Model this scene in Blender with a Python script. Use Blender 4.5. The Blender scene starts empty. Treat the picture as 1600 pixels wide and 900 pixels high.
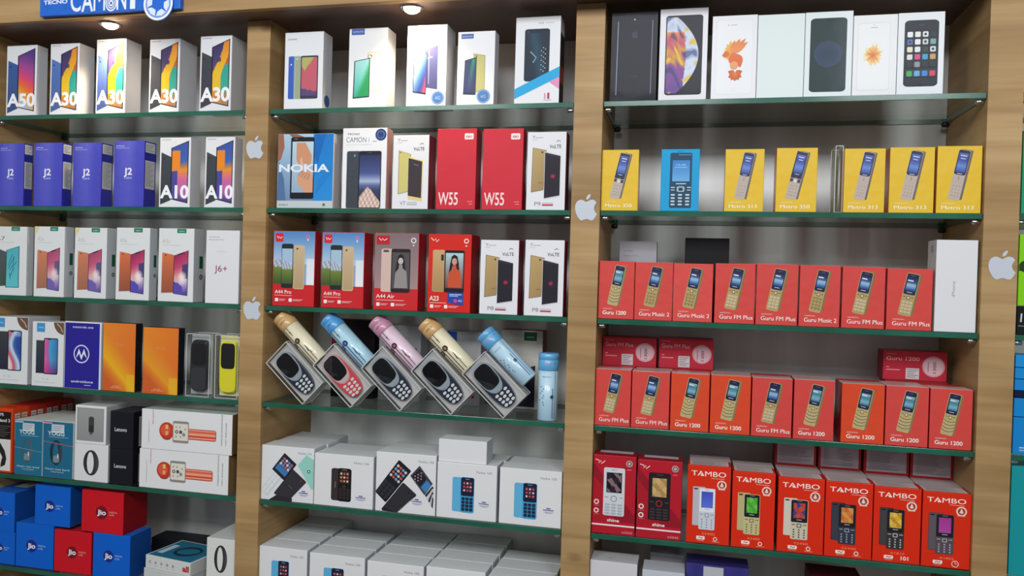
import bpy, bmesh, math, random
from mathutils import Vector, Matrix
random.seed(7)
S = bpy.context.scene
C = S.collection

# ------------------------------------------------------------------ camera, world, light, exposure
FOC, YAW, PITCH, ROLL, DIST, EYE = 1221.8, .2278, -.0104, .0286, 1.6, 1.5
CAMP = Vector((0, -DIST, EYE))
FW = Vector((-math.sin(YAW)*math.cos(PITCH), math.cos(YAW)*math.cos(PITCH), math.sin(PITCH)))
R0 = Vector((math.cos(YAW), math.sin(YAW), 0)); U0 = R0.cross(FW)
RT = R0*math.cos(ROLL)+U0*math.sin(ROLL); UP = U0*math.cos(ROLL)-R0*math.sin(ROLL)
cam = bpy.data.cameras.new('camera'); camo = bpy.data.objects.new('camera', cam); C.objects.link(camo)
M = Matrix((RT, UP, -FW)).transposed().to_4x4(); M.translation = CAMP
camo.matrix_world = M
cam.sensor_width = 36; cam.lens = FOC*36/1600; cam.clip_start = .02
S.camera = camo
S.view_settings.view_transform = 'Standard'; S.view_settings.look = 'None'
S.view_settings.gamma = 1; S.view_settings.use_curve_mapping = False
S.view_settings.exposure = 0.0
w = bpy.data.worlds.new('shop_air'); S.world = w; w.use_nodes = True
_n = w.node_tree; _t = _n.nodes.new('ShaderNodeTexCoord'); _s = _n.nodes.new('ShaderNodeSeparateXYZ'); _r = _n.nodes.new('ShaderNodeValToRGB')   # pale room: bright ceiling half, dim floor half
_r.color_ramp.elements[0].position = .36; _r.color_ramp.elements[0].color = (.10, .095, .09, 1); _r.color_ramp.elements[1].position = .60; _r.color_ramp.elements[1].color = (.95, .97, 1, 1)
_m = _n.nodes.new('ShaderNodeMath'); _m.operation = 'MULTIPLY_ADD'; _m.inputs[1].default_value = .5; _m.inputs[2].default_value = .5
_n.links.new(_t.outputs['Generated'], _s.inputs[0]); _n.links.new(_s.outputs['Z'], _m.inputs[0]); _n.links.new(_m.outputs[0], _r.inputs[0]); _n.links.new(_r.outputs[0], _n.nodes['Background'].inputs[0])
w.node_tree.nodes['Background'].inputs[1].default_value = .40

def area(name, loc, size, sy, energy, col, rot=(0, 0, 0)):
    l = bpy.data.lights.new(name, 'AREA'); l.shape = 'RECTANGLE'; l.size = size; l.size_y = sy
    l.energy = energy; l.color = col
    o = bpy.data.objects.new(name, l); C.objects.link(o); o.location = loc; o.rotation_euler = rot
    return o
for x in (-1.35, -.2, .95):
    area('ceiling_light_panel', (x, -2.5, 2.8), .6, .6, 24.5, (.95, .98, 1), (math.radians(72), 0, 0))

# ------------------------------------------------------------------ pixel <-> world
def ray(px, py, Y=0.0):
    d = FW+RT*((px-800)/FOC)-UP*((py-450)/FOC)
    return CAMP+d*((Y+DIST)/d.y)
def proj(P):
    v = Vector(P)-CAMP; z = v.dot(FW)
    return 800+FOC*v.dot(RT)/z, 450-FOC*v.dot(UP)/z
def X_at(px, Z, Y):
    X = ray(px, 450, Y).x
    for _ in range(6): X += (px-proj((X, Y, Z))[0])*(Y+DIST)/FOC
    return X
def Z_at(py, X, Y):
    Z = EYE
    for _ in range(6): Z -= (py-proj((X, Y, Z))[1])*(Y+DIST)/FOC
    return Z

# ------------------------------------------------------------------ colour and materials
def lin(c): c /= 255.; return c/12.92 if c <= .04045 else ((c+.055)/1.055)**2.4
def K(c):
    if isinstance(c, str): c = tuple(int(c[i:i+2], 16) for i in (0, 2, 4))
    return (lin(c[0]), lin(c[1]), lin(c[2]), 1.)
def mix(a, b, t):
    t = max(0, min(1, t)); return tuple(a[i]+(b[i]-a[i])*t for i in range(3))
def hx(s): return tuple(int(s[i:i+2], 16) for i in (0, 2, 4)) if isinstance(s, str) else s
def ramp(stops):
    stops = [(t, hx(c) if isinstance(c, str) else c) for t, c in stops]
    def f(t):
        if t <= stops[0][0]: return stops[0][1]
        for (a, ca), (b, cb) in zip(stops, stops[1:]):
            if t <= b: return mix(ca, cb, (t-a)/(b-a))
        return stops[-1][1]
    return f

def mat(name, col=None, rough=.5, metal=0., coat=0., spec=.5, emit=None, attr=False, noise=0., nscale=40., bump=0.):
    m = bpy.data.materials.new(name); m.use_nodes = True; nt = m.node_tree; b = nt.nodes['Principled BSDF']
    b.inputs['Roughness'].default_value = rough; b.inputs['Metallic'].default_value = metal
    b.inputs['Coat Weight'].default_value = coat; b.inputs['Coat Roughness'].default_value = .08
    b.inputs['Specular IOR Level'].default_value = spec
    if attr:
        a = nt.nodes.new('ShaderNodeAttribute'); a.attribute_name = 'Col'
        nt.links.new(a.outputs['Color'], b.inputs['Base Color'])
    elif col is not None:
        b.inputs['Base Color'].default_value = K(col)
    if noise and col is not None:
        tc = nt.nodes.new('ShaderNodeTexCoord'); n = nt.nodes.new('ShaderNodeTexNoise'); n.inputs['Scale'].default_value = nscale
        n.inputs['Detail'].default_value = 3
        r = nt.nodes.new('ShaderNodeValToRGB'); k = hx(col) if isinstance(col, str) else col
        r.color_ramp.elements[0].color = K(mix(k, (0, 0, 0), noise)); r.color_ramp.elements[1].color = K(mix(k, (255, 255, 255), noise))
        r.color_ramp.elements[0].position = .3; r.color_ramp.elements[1].position = .7
        nt.links.new(tc.outputs['Object'], n.inputs['Vector']); nt.links.new(n.outputs['Fac'], r.inputs[0]); nt.links.new(r.outputs[0], b.inputs['Base Color'])
    if bump:
        tc = nt.nodes.new('ShaderNodeTexCoord'); n = nt.nodes.new('ShaderNodeTexNoise'); n.inputs['Scale'].default_value = nscale
        bp = nt.nodes.new('ShaderNodeBump'); bp.inputs['Strength'].default_value = bump; bp.inputs['Distance'].default_value = .002
        nt.links.new(tc.outputs['Object'], n.inputs['Vector']); nt.links.new(n.outputs['Fac'], bp.inputs['Height'])
        nt.links.new(bp.outputs[0], b.inputs['Normal']); nt.links.new(bp.outputs[0], b.inputs['Coat Normal'])
    if emit:
        b.inputs['Emission Color'].default_value = K(emit[0]); b.inputs['Emission Strength'].default_value = emit[1]
    return m

CARD = mat('printed_card', attr=True, rough=.5, spec=.22, coat=.04, bump=.25, nscale=18)
FILM = mat('shrink_wrapped_card', attr=True, rough=.4, spec=.3, coat=.28, bump=.6, nscale=26)
CHROME = mat('chrome', 'c8c8c8', .2, 1.)
BLACKP = mat('black_plastic', '1a1a1c', .35)

def wood():
    m = bpy.data.materials.new('light_oak_veneer'); m.use_nodes = True; nt = m.node_tree; b = nt.nodes['Principled BSDF']
    L = nt.links.new; N = nt.nodes.new
    tc = N('ShaderNodeTexCoord'); mp = N('ShaderNodeMapping'); mp.inputs['Scale'].default_value = (1.6, 1.6, 26)
    n1 = N('ShaderNodeTexNoise'); n1.inputs['Scale'].default_value = 1.6; n1.inputs['Detail'].default_value = 6; n1.inputs['Distortion'].default_value = .5
    r1 = N('ShaderNodeValToRGB'); e = r1.color_ramp.elements
    e[0].position = .28; e[0].color = K((162, 128, 84)); e[1].position = .74; e[1].color = K((194, 163, 116))
    x = e.new(.5); x.color = K((180, 146, 99))
    mp2 = N('ShaderNodeMapping'); mp2.inputs['Scale'].default_value = (1, 1, 3.2)
    n2 = N('ShaderNodeTexNoise'); n2.inputs['Scale'].default_value = 2.2; n2.inputs['Detail'].default_value = 2
    r2 = N('ShaderNodeValToRGB'); r2.color_ramp.elements[0].color = K((222, 218, 212)); r2.color_ramp.elements[1].color = (1, 1, 1, 1)
    r2.color_ramp.elements[0].position = .35; r2.color_ramp.elements[1].position = .62
    vo = N('ShaderNodeTexVoronoi'); vo.inputs['Scale'].default_value = 4.5
    mp3 = N('ShaderNodeMapping'); mp3.inputs['Scale'].default_value = (1, 1, 1.6)
    r3 = N('ShaderNodeValToRGB'); r3.color_ramp.elements[0].color = K((150, 120, 90)); r3.color_ramp.elements[1].color = (1, 1, 1, 1)
    r3.color_ramp.elements[0].position = .02; r3.color_ramp.elements[1].position = .11
    L(tc.outputs['Object'], mp.inputs[0]); L(mp.outputs[0], n1.inputs['Vector']); L(n1.outputs['Fac'], r1.inputs[0])
    L(tc.outputs['Object'], mp2.inputs[0]); L(mp2.outputs[0], n2.inputs['Vector']); L(n2.outputs['Fac'], r2.inputs[0])
    L(tc.outputs['Object'], mp3.inputs[0]); L(mp3.outputs[0], vo.inputs['Vector']); L(vo.outputs['Distance'], r3.inputs[0])
    a = N('ShaderNodeMix'); a.data_type = 'RGBA'; a.blend_type = 'MULTIPLY'; a.inputs['Factor'].default_value = 1
    c = N('ShaderNodeMix'); c.data_type = 'RGBA'; c.blend_type = 'MULTIPLY'; c.inputs['Factor'].default_value = .8
    L(r1.outputs[0], a.inputs['A']); L(r2.outputs[0], a.inputs['B']); L(a.outputs['Result'], c.inputs['A']); L(r3.outputs[0], c.inputs['B'])
    L(c.outputs['Result'], b.inputs['Base Color'])
    b.inputs['Roughness'].default_value = .5; b.inputs['Specular IOR Level'].default_value = .3
    bp = N('ShaderNodeBump'); bp.inputs['Strength'].default_value = .12; bp.inputs['Distance'].default_value = .001
    L(n1.outputs['Fac'], bp.inputs['Height']); L(bp.outputs[0], b.inputs['Normal'])
    return m
WOOD = wood()

def clear(name, tint, gl=.10, rough=.05, extra=0.):
    m = bpy.data.materials.new(name); m.use_nodes = True; nt = m.node_tree; nt.nodes.clear(); N = nt.nodes.new; L = nt.links.new
    out = N('ShaderNodeOutputMaterial'); t = N('ShaderNodeBsdfTransparent'); t.inputs[0].default_value = tint
    g = N('ShaderNodeBsdfGlossy'); g.inputs['Roughness'].default_value = rough
    lw = N('ShaderNodeLayerWeight'); pw = N('ShaderNodeMath'); pw.operation = 'POWER'; pw.inputs[1].default_value = 4; L(lw.outputs['Facing'], pw.inputs[0])
    ad = N('ShaderNodeMath'); ad.operation = 'MULTIPLY_ADD'; ad.inputs[1].default_value = .55; ad.inputs[2].default_value = .02+extra; ad.use_clamp = True
    mx = N('ShaderNodeMixShader'); L(pw.outputs[0], ad.inputs[0]); L(ad.outputs[0], mx.inputs[0]); L(t.outputs[0], mx.inputs[1]); L(g.outputs[0], mx.inputs[2])
    L(mx.outputs[0], out.inputs[0]); return m
GLASS = clear('shelf_glass', (.93, .97, .95, 1), extra=.03, rough=.03)
ACRYL = clear('clear_plastic', (.97, .97, .97, 1), extra=.02, rough=.08)
EDGE = mat('green_glass_edge', (10, 86, 62), .18, coat=.5, noise=.12, nscale=6)
def back_mat():
    m = mat('grey_back_panel', None, .5, .15, spec=.4); nt = m.node_tree; b = nt.nodes['Principled BSDF']; N = nt.nodes.new; L = nt.links.new
    tc = N('ShaderNodeTexCoord'); mp = N('ShaderNodeMapping'); mp.inputs['Scale'].default_value = (9, 9, .7); n = N('ShaderNodeTexNoise'); n.inputs['Scale'].default_value = 1.2
    n.inputs['Detail'].default_value = 3; r = N('ShaderNodeValToRGB'); r.color_ramp.elements[0].color = K((196, 195, 193)); r.color_ramp.elements[1].color = K((228, 227, 226))
    r.color_ramp.elements[0].position = .3; r.color_ramp.elements[1].position = .7
    L(tc.outputs['Object'], mp.inputs[0]); L(mp.outputs[0], n.inputs['Vector']); L(n.outputs['Fac'], r.inputs[0]); L(r.outputs[0], b.inputs['Base Color'])
    return m
BACK = back_mat()

# ------------------------------------------------------------------ mesh helpers
def link(name, me, parent=None, loc=None):
    o = bpy.data.objects.new(name, me); C.objects.link(o)
    if loc is not None: o.location = loc
    if parent is not None: o.parent = parent
    return o
def tag(o, label, cat, group=None, kind=None):
    if label: o['label'] = label
    if cat: o['category'] = cat
    if group: o['group'] = group
    if kind: o['kind'] = kind
    return o
def empty(name, loc, label, cat, group=None):
    o = bpy.data.objects.new(name, None); C.objects.link(o); o.location = loc; o.empty_display_size = .02
    return tag(o, label, cat, group)
def block_bm(bm, x0, x1, y0, y1, z0, z1, bev=0., mi=0):
    r = bmesh.ops.create_cube(bm, size=1); vs = r['verts']
    for v in vs: v.co = Vector((x0+(v.co.x+.5)*(x1-x0), y0+(v.co.y+.5)*(y1-y0), z0+(v.co.z+.5)*(z1-z0)))
    fs = list({f for v in vs for f in v.link_faces})
    for f in fs: f.material_index = mi
    if bev:
        es = list({e for v in vs for e in v.link_edges})
        r = bmesh.ops.bevel(bm, geom=es, offset=bev, segments=2, affect='EDGES', profile=.5)
        for f in r['faces']: f.material_index = mi
    return vs
def block(name, x0, x1, y0, y1, z0, z1, m, parent=None, bev=0., origin=None):
    bm = bmesh.new(); o = Vector(origin) if origin else Vector((0, 0, 0))
    block_bm(bm, x0-o.x, x1-o.x, y0-o.y, y1-o.y, z0-o.z, z1-o.z, bev)
    me = bpy.data.meshes.new(name); bm.to_mesh(me); bm.free(); me.materials.append(m)
    return link(name, me, parent, o if origin else None)
def col_attr(me, fn):
    at = me.color_attributes.new('Col', 'FLOAT_COLOR', 'CORNER')
    for p in me.polygons:
        c = K(fn(p))
        for li in p.loop_indices: at.data[li].color = c
def lathe(name, prof, mats, parent=None, seg=40, mat4=None, smooth=True, colfn=None):
    # prof: list of (r, z); axis z
    bm = bmesh.new(); rings = []
    for r, z in prof:
        rings.append([bm.verts.new((r*math.cos(2*math.pi*i/seg), r*math.sin(2*math.pi*i/seg), z)) for i in range(seg)])
    for a, b in zip(rings, rings[1:]):
        for i in range(seg): bm.faces.new((a[i], a[(i+1) % seg], b[(i+1) % seg], b[i]))
    bm.faces.new(list(reversed(rings[0]))); bm.faces.new(rings[-1])
    if mat4 is not None: bmesh.ops.transform(bm, matrix=mat4, verts=bm.verts)
    for f in bm.faces: f.smooth = smooth and len(f.verts) == 4
    me = bpy.data.meshes.new(name); bm.to_mesh(me); bm.free()
    for m in (mats if isinstance(mats, list) else [mats]): me.materials.append(m)
    return link(name, me, parent)
def rrpts(x0, z0, x1, z1, r, n=5):
    pts = []
    for cx, cz, a0 in ((x1-r, z1-r, 0), (x0+r, z1-r, 90), (x0+r, z0+r, 180), (x1-r, z0+r, 270)):
        for k in range(n+1):
            a = math.radians(a0+90*k/n); pts.append((cx+r*math.cos(a), cz+r*math.sin(a)))
    return pts
def slab(name, pts, y0, y1, m, parent=None, bev=.0006, mat4=None):
    # outline in x-z (counter-clockwise), extruded y0 (front) to y1 (back), front rim bevelled
    bm = bmesh.new(); a = [bm.verts.new((x, y0, z)) for x, z in pts]; b = [bm.verts.new((x, y1, z)) for x, z in pts]
    n = len(pts); ff = bm.faces.new(a); bm.faces.new(list(reversed(b)))
    for i in range(n): bm.faces.new((a[(i+1) % n], a[i], b[i], b[(i+1) % n]))
    if bev: bmesh.ops.bevel(bm, geom=list(ff.edges), offset=bev, segments=2, affect='EDGES')
    bmesh.ops.recalc_face_normals(bm, faces=bm.faces)
    if mat4 is not None: bmesh.ops.transform(bm, matrix=mat4, verts=bm.verts)
    me = bpy.data.meshes.new(name); bm.to_mesh(me); bm.free(); me.materials.append(m)
    return link(name, me, parent)

# ------------------------------------------------------------------ text outlines
_glyph = {}
def glyphs(s, bold):
    k = (s, bold)
    if k not in _glyph:
        cu = bpy.data.curves.new('t', 'FONT'); cu.body = s; cu.size = 1; cu.resolution_u = 4; cu.offset = bold
        o = bpy.data.objects.new('t', cu); C.objects.link(o)
        dg = bpy.context.evaluated_depsgraph_get(); me = bpy.data.meshes.new_from_object(o.evaluated_get(dg))
        vs = [(v.co.x, v.co.y) for v in me.vertices]; fs = [tuple(p.vertices) for p in me.polygons]
        bpy.data.objects.remove(o); bpy.data.curves.remove(cu); bpy.data.meshes.remove(me)
        _glyph[k] = (vs, fs)
    return _glyph[k]
def glyph_norm(s, bold):
    vs, fs = glyphs(s, bold); hv, _ = glyphs('H', bold)
    y0 = min(v[1] for v in hv); y1 = max(v[1] for v in hv); x0 = min(v[0] for v in vs); x1 = max(v[0] for v in vs)
    k = 1/(y1-y0)
    return [((x-x0)*k, (y-y0)*k) for x, y in vs], fs, (x1-x0)*k

# ------------------------------------------------------------------ printed artwork
class Ink:
    """printed pieces of one object; each part becomes one mesh of thin ink layers lying on the surface"""
    def __init__(s): s.parts = {}; s.n = 0
    def add(s, part, P, F, cols, eps):
        d = s.parts.setdefault(part, ([], [], []))
        b = len(d[0]); d[0].extend(P); d[1].extend([tuple(i+b for i in f) for f in F]); d[2].extend(cols)
    def build(s, parent, m, labels=None):
        for part, (P, F, cols) in s.parts.items():
            me = bpy.data.meshes.new(part); me.from_pydata(P, [], F)
            at = me.color_attributes.new('Col', 'FLOAT_COLOR', 'CORNER')
            for p in me.polygons:
                for li, vi in zip(p.loop_indices, p.vertices): at.data[li].color = cols[vi]
            me.materials.append(m); o = link(part, me, parent)
            if labels and part in labels: o['label'] = labels[part]
class View:
    """unit square (u right, v down) laid on a face"""
    def __init__(s, ink, f, W, H, part='printed_picture', L=None):
        s.ink, s.f, s.W, s.H, s.part = ink, f, W, H, part; s.L = L if L is not None else [1]
    def to(s, part): return View(s.ink, s.f, s.W, s.H, part, s.L)
    def sub(s, cu, cv, w, h, rot=0., skew=0.):
        W, H = s.W*w, s.H*h; a = math.radians(rot); ca, sa = math.cos(a), math.sin(a)
        def g(u, v, e):
            x = (u-.5)*W; y = (v-.5)*H; x += -y*skew
            return s.f(cu+(x*ca+y*sa)/s.W, cv+(-x*sa+y*ca)/s.H, e)
        return View(s.ink, g, W, H, s.part, s.L)
    def quad(s, tl, tr, br, bl):
        def g(u, v, e):
            return s.f(*[(tl[i]*(1-u)+tr[i]*u)*(1-v)+(bl[i]*(1-u)+br[i]*u)*v for i in (0, 1)], e)
        return View(s.ink, g, abs(tr[0]-tl[0])*s.W+1e-6, abs(bl[1]-tl[1])*s.H+1e-6, s.part, s.L)
    def _e(s): s.L[0] += 1; return s.L[0]*.00004
    def polys(s, pts, faces, col):
        e = s._e(); c = [K(col(u, v)) if callable(col) else K(col) for u, v in pts]
        s.ink.add(s.part, [tuple(s.f(u, v, e)) for u, v in pts], faces, c, e)
    def poly(s, pts, col): s.polys(pts, [tuple(range(len(pts)))], col)
    def grid(s, u0, v0, u1, v1, nx, ny, fn, r=0.):
        pts, F = [], []
        ru = r; rv = r*s.W/s.H
        vs = [v0+(v1-v0)*j/ny for j in range(ny+1)]
        if r: 
            ex = [v0+rv*k for k in (.12, .3, .6)]+[v1-rv*k for k in (.12, .3, .6)]; vs = sorted(set(vs+ex)); ny = len(vs)-1
        for v in vs:
            ins = 0
            if r:
                d = min(v-v0, v1-v)
                if d < rv: ins = ru-ru*math.sqrt(max(0, 1-((rv-d)/rv)**2))
            for i in range(nx+1): pts.append((u0+ins+(u1-u0-2*ins)*i/nx, v))
        for j in range(ny):
            for i in range(nx):
                a = j*(nx+1)+i; F.append((a, a+nx+1, a+nx+2, a+1))
        s.polys(pts, F, (lambda u, v: fn((u-u0)/(u1-u0), (v-v0)/(v1-v0))) if callable(fn) else fn)
    def rect(s, u0, v0, u1, v1, col): s.poly([(u0, v0), (u0, v1), (u1, v1), (u1, v0)], col)
    def rrect(s, u0, v0, u1, v1, r, col): s.grid(u0, v0, u1, v1, 1, 1, (lambda u, v, c=col: hx(c) if isinstance(c, str) else c), r)
    def disc(s, u, v, r, col, ry=1., n=20):
        k = s.W/s.H; s.poly([(u+r*math.cos(-2*math.pi*i/n), v+r*k*ry*math.sin(-2*math.pi*i/n)) for i in range(n)], col)
    def ring(s, u, v, r, t, col, ry=1., n=28, a0=0, a1=360):
        k = s.W/s.H; P = []; F = []
        for i in range(n+1):
            a = math.radians(a0+(a1-a0)*i/n)
            for q in (r, r-t): P.append((u+q*math.cos(a), v+q*k*ry*math.sin(a)))
        for i in range(n): F.append((2*i, 2*i+1, 2*i+3, 2*i+2))
        s.polys(P, F, col)
    def dots(s, lst, col, rad, ry=1., n=8):
        P = []; F = []; k = s.W/s.H
        for u, v in lst:
            b = len(P); P += [(u+rad*math.cos(2*math.pi*i/n), v+rad*k*ry*math.sin(2*math.pi*i/n)) for i in range(n)]; F.append(tuple(range(b, b+n)))
        s.polys(P, F, col)
    def line(s, pts, wd, col):
        P = []; F = []; k = s.W/s.H
        for i, (u, v) in enumerate(pts):
            a = pts[max(0, i-1)]; b = pts[min(len(pts)-1, i+1)]; du = (b[0]-a[0])*s.W; dv = (b[1]-a[1])*s.H; l = math.hypot(du, dv) or 1
            nu = -dv/l*wd/2; nv = du/l*wd/2*k; P += [(u+nu, v+nv), (u-nu, v-nv)]
        for i in range(len(pts)-1): F.append((2*i, 2*i+1, 2*i+3, 2*i+2))
        s.polys(P, F, col)
    def text(s, t, u, v, h, col, w=None, al='l', bold=0., part='lettering', rot=0):
        """u,v = left (or centre/right) of baseline, h = cap height (fraction of H), w = width (fraction of W)"""
        if part == 'lettering' and h >= .045: part = 'title_lettering'
        if bold and 'M' in t:      # heavy strokes: several slightly shifted passes of ink
            for k in (-1, 0, 1): s.text(t, u+k*bold*.7*h*s.H/s.W, v, h, col, w, al, 0., part, rot)
            return
        P, F, gw = glyph_norm(t, bold); H = h*s.H; W = w*s.W if w else gw*H; kx = W/gw
        ox = {'l': 0, 'c': -W/2, 'r': -W}[al]; a = math.radians(rot); ca, sa = math.cos(a), math.sin(a); e = s._e(); pts = []
        for x, y in P:
            X = ox+x*kx; Y = y*H; pts.append(tuple(s.f(u+(X*ca-Y*sa)/s.W, v-(X*sa+Y*ca)/s.H, e)))
        s.ink.add(part, pts, F, [K(col)]*len(pts), e)

class Item: pass
def face_view(it, ink, side, part='printed_picture'):
    W, D, H = it.W, it.D, it.H; c1 = lambda x: max(.004, min(.996, x))
    if side == 'F': return View(ink, lambda u, v, e: ((c1(u)-.5)*W, -D/2-e, (1-c1(v))*H), W, H, part)
    if side == 'R': return View(ink, lambda u, v, e: (W/2+e, (u-.5)*D, (1-v)*H), D, H, part)
    if side == 'L': return View(ink, lambda u, v, e: (-W/2-e, (.5-u)*D, (1-v)*H), D, H, part)
    if side == 'T': return View(ink, lambda u, v, e: ((u-.5)*W, (.5-v)*D, H+e), W, D, part)

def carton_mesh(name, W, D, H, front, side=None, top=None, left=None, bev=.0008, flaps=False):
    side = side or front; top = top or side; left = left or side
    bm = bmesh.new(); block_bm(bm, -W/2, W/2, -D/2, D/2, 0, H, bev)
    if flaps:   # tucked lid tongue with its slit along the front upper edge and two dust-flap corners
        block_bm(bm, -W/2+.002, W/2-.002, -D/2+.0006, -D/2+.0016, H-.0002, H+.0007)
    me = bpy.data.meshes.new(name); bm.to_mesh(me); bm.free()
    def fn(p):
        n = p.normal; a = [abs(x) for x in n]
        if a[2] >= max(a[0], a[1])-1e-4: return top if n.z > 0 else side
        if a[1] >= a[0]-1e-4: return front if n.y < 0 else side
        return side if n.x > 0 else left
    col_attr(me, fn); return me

SZ = [1.8704, 1.6474, 1.4257, 1.2061, .9837, .7548]         # glass shelf tops
GAP = .0004
def carton(name, label, row, x0, x1, yt, front, side=None, top=None, left=None, D=None, xs=None, Yf=.008, zb=None, art=None,
           group=None, yaw=0., m=None, cat='box', H=None, labels=None, bev=.0008, flaps=False):
    it = Item(); Z = (SZ[row-1] if zb is None else zb)+GAP
    a = max(X_at(x0, Z, Yf), -1.7032); b = X_at(x1, Z, Yf); W = b-a
    if H is None: H = Z_at(yt, (a+b)/2, Yf)-Z
    if D is None:
        if xs:
            lo, hi = .01, .2
            for _ in range(30):
                md = (lo+hi)/2
                if proj((b, Yf+md, Z+H/2))[0] < proj((b, Yf, Z+H/2))[0]+(xs-x1): lo = md
                else: hi = md
            D = lo
        else: D = .055
    D = min(D, .2415-Yf)
    for (p, q), (r_, t_) in zip(XC, XC[1:]):
        if q-.02 < (a+b)/2 < r_+.02: a = max(a, q+.0008); b = min(b, r_-.0008); W = b-a
    it.W, it.D, it.H = W, D, H; it.x0, it.x1, it.Yf, it.Z = a, b, Yf, Z; it.top = Z+H
    o = link(name, carton_mesh(name, W, D, H, front, side, top, left, bev, flaps)); o.data.materials.append(m or CARD)
    c = Vector(((a+b)/2, Yf+D/2, Z))
    if yaw:
        R = Matrix.Rotation(math.radians(yaw), 3, 'Z'); c = Vector(((a+b)/2, Yf, Z))+R @ Vector((0, D/2, 0)); o.rotation_euler.z = math.radians(yaw)
    o.location = c; tag(o, label, cat, group); it.o = o
    if art:
        ink = Ink(); art(it, ink); ink.build(o, m or CARD, labels)
    return it

# ================================================================== THE SETTING
XC = [(-1.764, -1.704), (-1.0058, -.948), (-.2509, -.1912), (.5169, .5757), (1.274, 1.332)]
DEP = .2465; SOF = 2.072; OVH = .07
tile = mat('floor_tiles', (96, 90, 84), .3, noise=.08, nscale=3)
paint = mat('wall_paint', (206, 204, 198), .8, noise=.03, nscale=5)
fl = block('floor', -4, 4, -4.5, .5, -.05, 0, tile); fl['kind'] = 'structure'
wl = block('wall_back', -4, 4, .30, .40, 0, 3.1, paint); wl['kind'] = 'structure'
unit = empty('display_cabinet', (0, 0, 0), 'light oak wall display cabinet with grey back and glass shelf bays', 'cabinet')
for a, b in XC: block('divider_panel', a, b, 0, DEP, 0, SOF-.0005, WOOD, unit, .0006)
block('fascia_board', -1.95, 1.6, -OVH, -OVH+.018, SOF, 2.5, WOOD, unit, .0008)
DARKW = mat('dark_brown_top', (104, 78, 66), .35, noise=.06, nscale=8)  # brown of the top panel, darker than the oak parts
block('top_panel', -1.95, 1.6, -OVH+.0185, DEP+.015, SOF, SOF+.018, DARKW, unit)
for (a, b), (c, d) in zip(XC, XC[1:]):
    block('back_panel', b, c, DEP-.004, DEP, .1, SOF-.001, BACK, unit)
block('base_board', -1.764, 1.332, .012, .03, 0, .62, WOOD, unit, .0006)

# glass shelves: slab with green polished edges, chrome studs at the front and dark ones at the back
def shelf(bay, row):
    x0, x1 = XC[bay][1]+.0015, XC[bay+1][0]-.0015; z = SZ[row-1]; th = .0105
    names = ['left', 'middle', 'right', 'far right']; o = ['top', 'second', 'third', 'fourth', 'fifth', 'lowest']
    bm = bmesh.new(); y0, y1 = .003, DEP-.006
    block_bm(bm, x0, x1, y0, y1, z-th, z, .0005)
    bmesh.ops.translate(bm, verts=bm.verts, vec=(-(x0+x1)/2, 0, -z))
    me = bpy.data.meshes.new('glass_shelf'); bm.to_mesh(me); bm.free(); me.materials.append(GLASS); me.materials.append(EDGE)
    for p in me.polygons: p.material_index = 0 if abs(p.normal.z) > .9 else 1
    ob = link('glass_shelf', me, None, ((x0+x1)/2, 0, z))
    tag(ob, f'green edged glass shelf, {o[row-1]} of the {names[bay]} bay', 'shelf', 'glass shelves of the cabinet')
    hw = (x1-x0)/2
    for sx in (-1, 1):
        for yy, mm, nm in ((.014, CHROME, 'shelf_stud'), (DEP-.03, BLACKP, 'shelf_bracket')):
            r = .0045 if mm is CHROME else .006
            T = Matrix.Translation((sx*(hw-.001), yy, -th-r)) @ Matrix.Rotation(math.radians(-90*sx), 4, 'Y')
            lathe(nm, [(r*.7, -.0), (r, .002), (r, .012), (r*.6, .014)], mm, ob, 14, T)
for bay in range(4):
    for row in range(1, 7): shelf(bay, row)

# recessed downlights in the overhang
for px, what in ((168, 'lit round downlight in the top panel above the left bay'), (641, 'lit round downlight in the top panel above the middle bay')):
    P = ray(px, 35 if px == 168 else 9, -.035); X = P.x
    if px > 1000: X = {1116: .16, 1640: .92}[px]
    t = empty('recessed_downlight', (X, -.026, SOF), what or ('lit round downlight above the right bay' if px < 1200 else 'lit round downlight above the far right bay'), 'light', 'cabinet downlights')
    lathe('trim_ring', [(.0175, -.0005), (.021, -.004), (.0245, -.003), (.0255, 0.0), (.0245, .0005)], CHROME, t, 36)
    lathe('lens', [(.003, -.0115), (.009, -.0102), (.0140, -.0075), (.0165, -.0045), (.0172, -.003), (.0172, -.0007)], mat('lamp_lens', 'fff0d8', .4, emit=('ffdfb4', 34)), t, 30)
    l = bpy.data.lights.new('downlight_bulb', 'SPOT'); l.energy = 5 if px < 1000 else 1.5; l.color = (1, .80, .55); l.spot_size = math.radians(125); l.spot_blend = .8; l.shadow_soft_size = .014
    lo = bpy.data.objects.new('downlight_bulb', l); C.objects.link(lo); lo.parent = t; lo.location = (0, 0, -.020); lo.rotation_euler = (math.radians(12), 0, 0)

# ================================================================== artwork of the boxes
WH = (236, 238, 240); GR = (120, 122, 128)
def tiny(v, u0, v0, u1, n, col, gap=.022, h=.008):
    for k in range(n): v.rect(u0, v0+k*gap, u0+(u1-u0)*(1-.18*(k % 3)), v0+k*gap+h, col)

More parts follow.
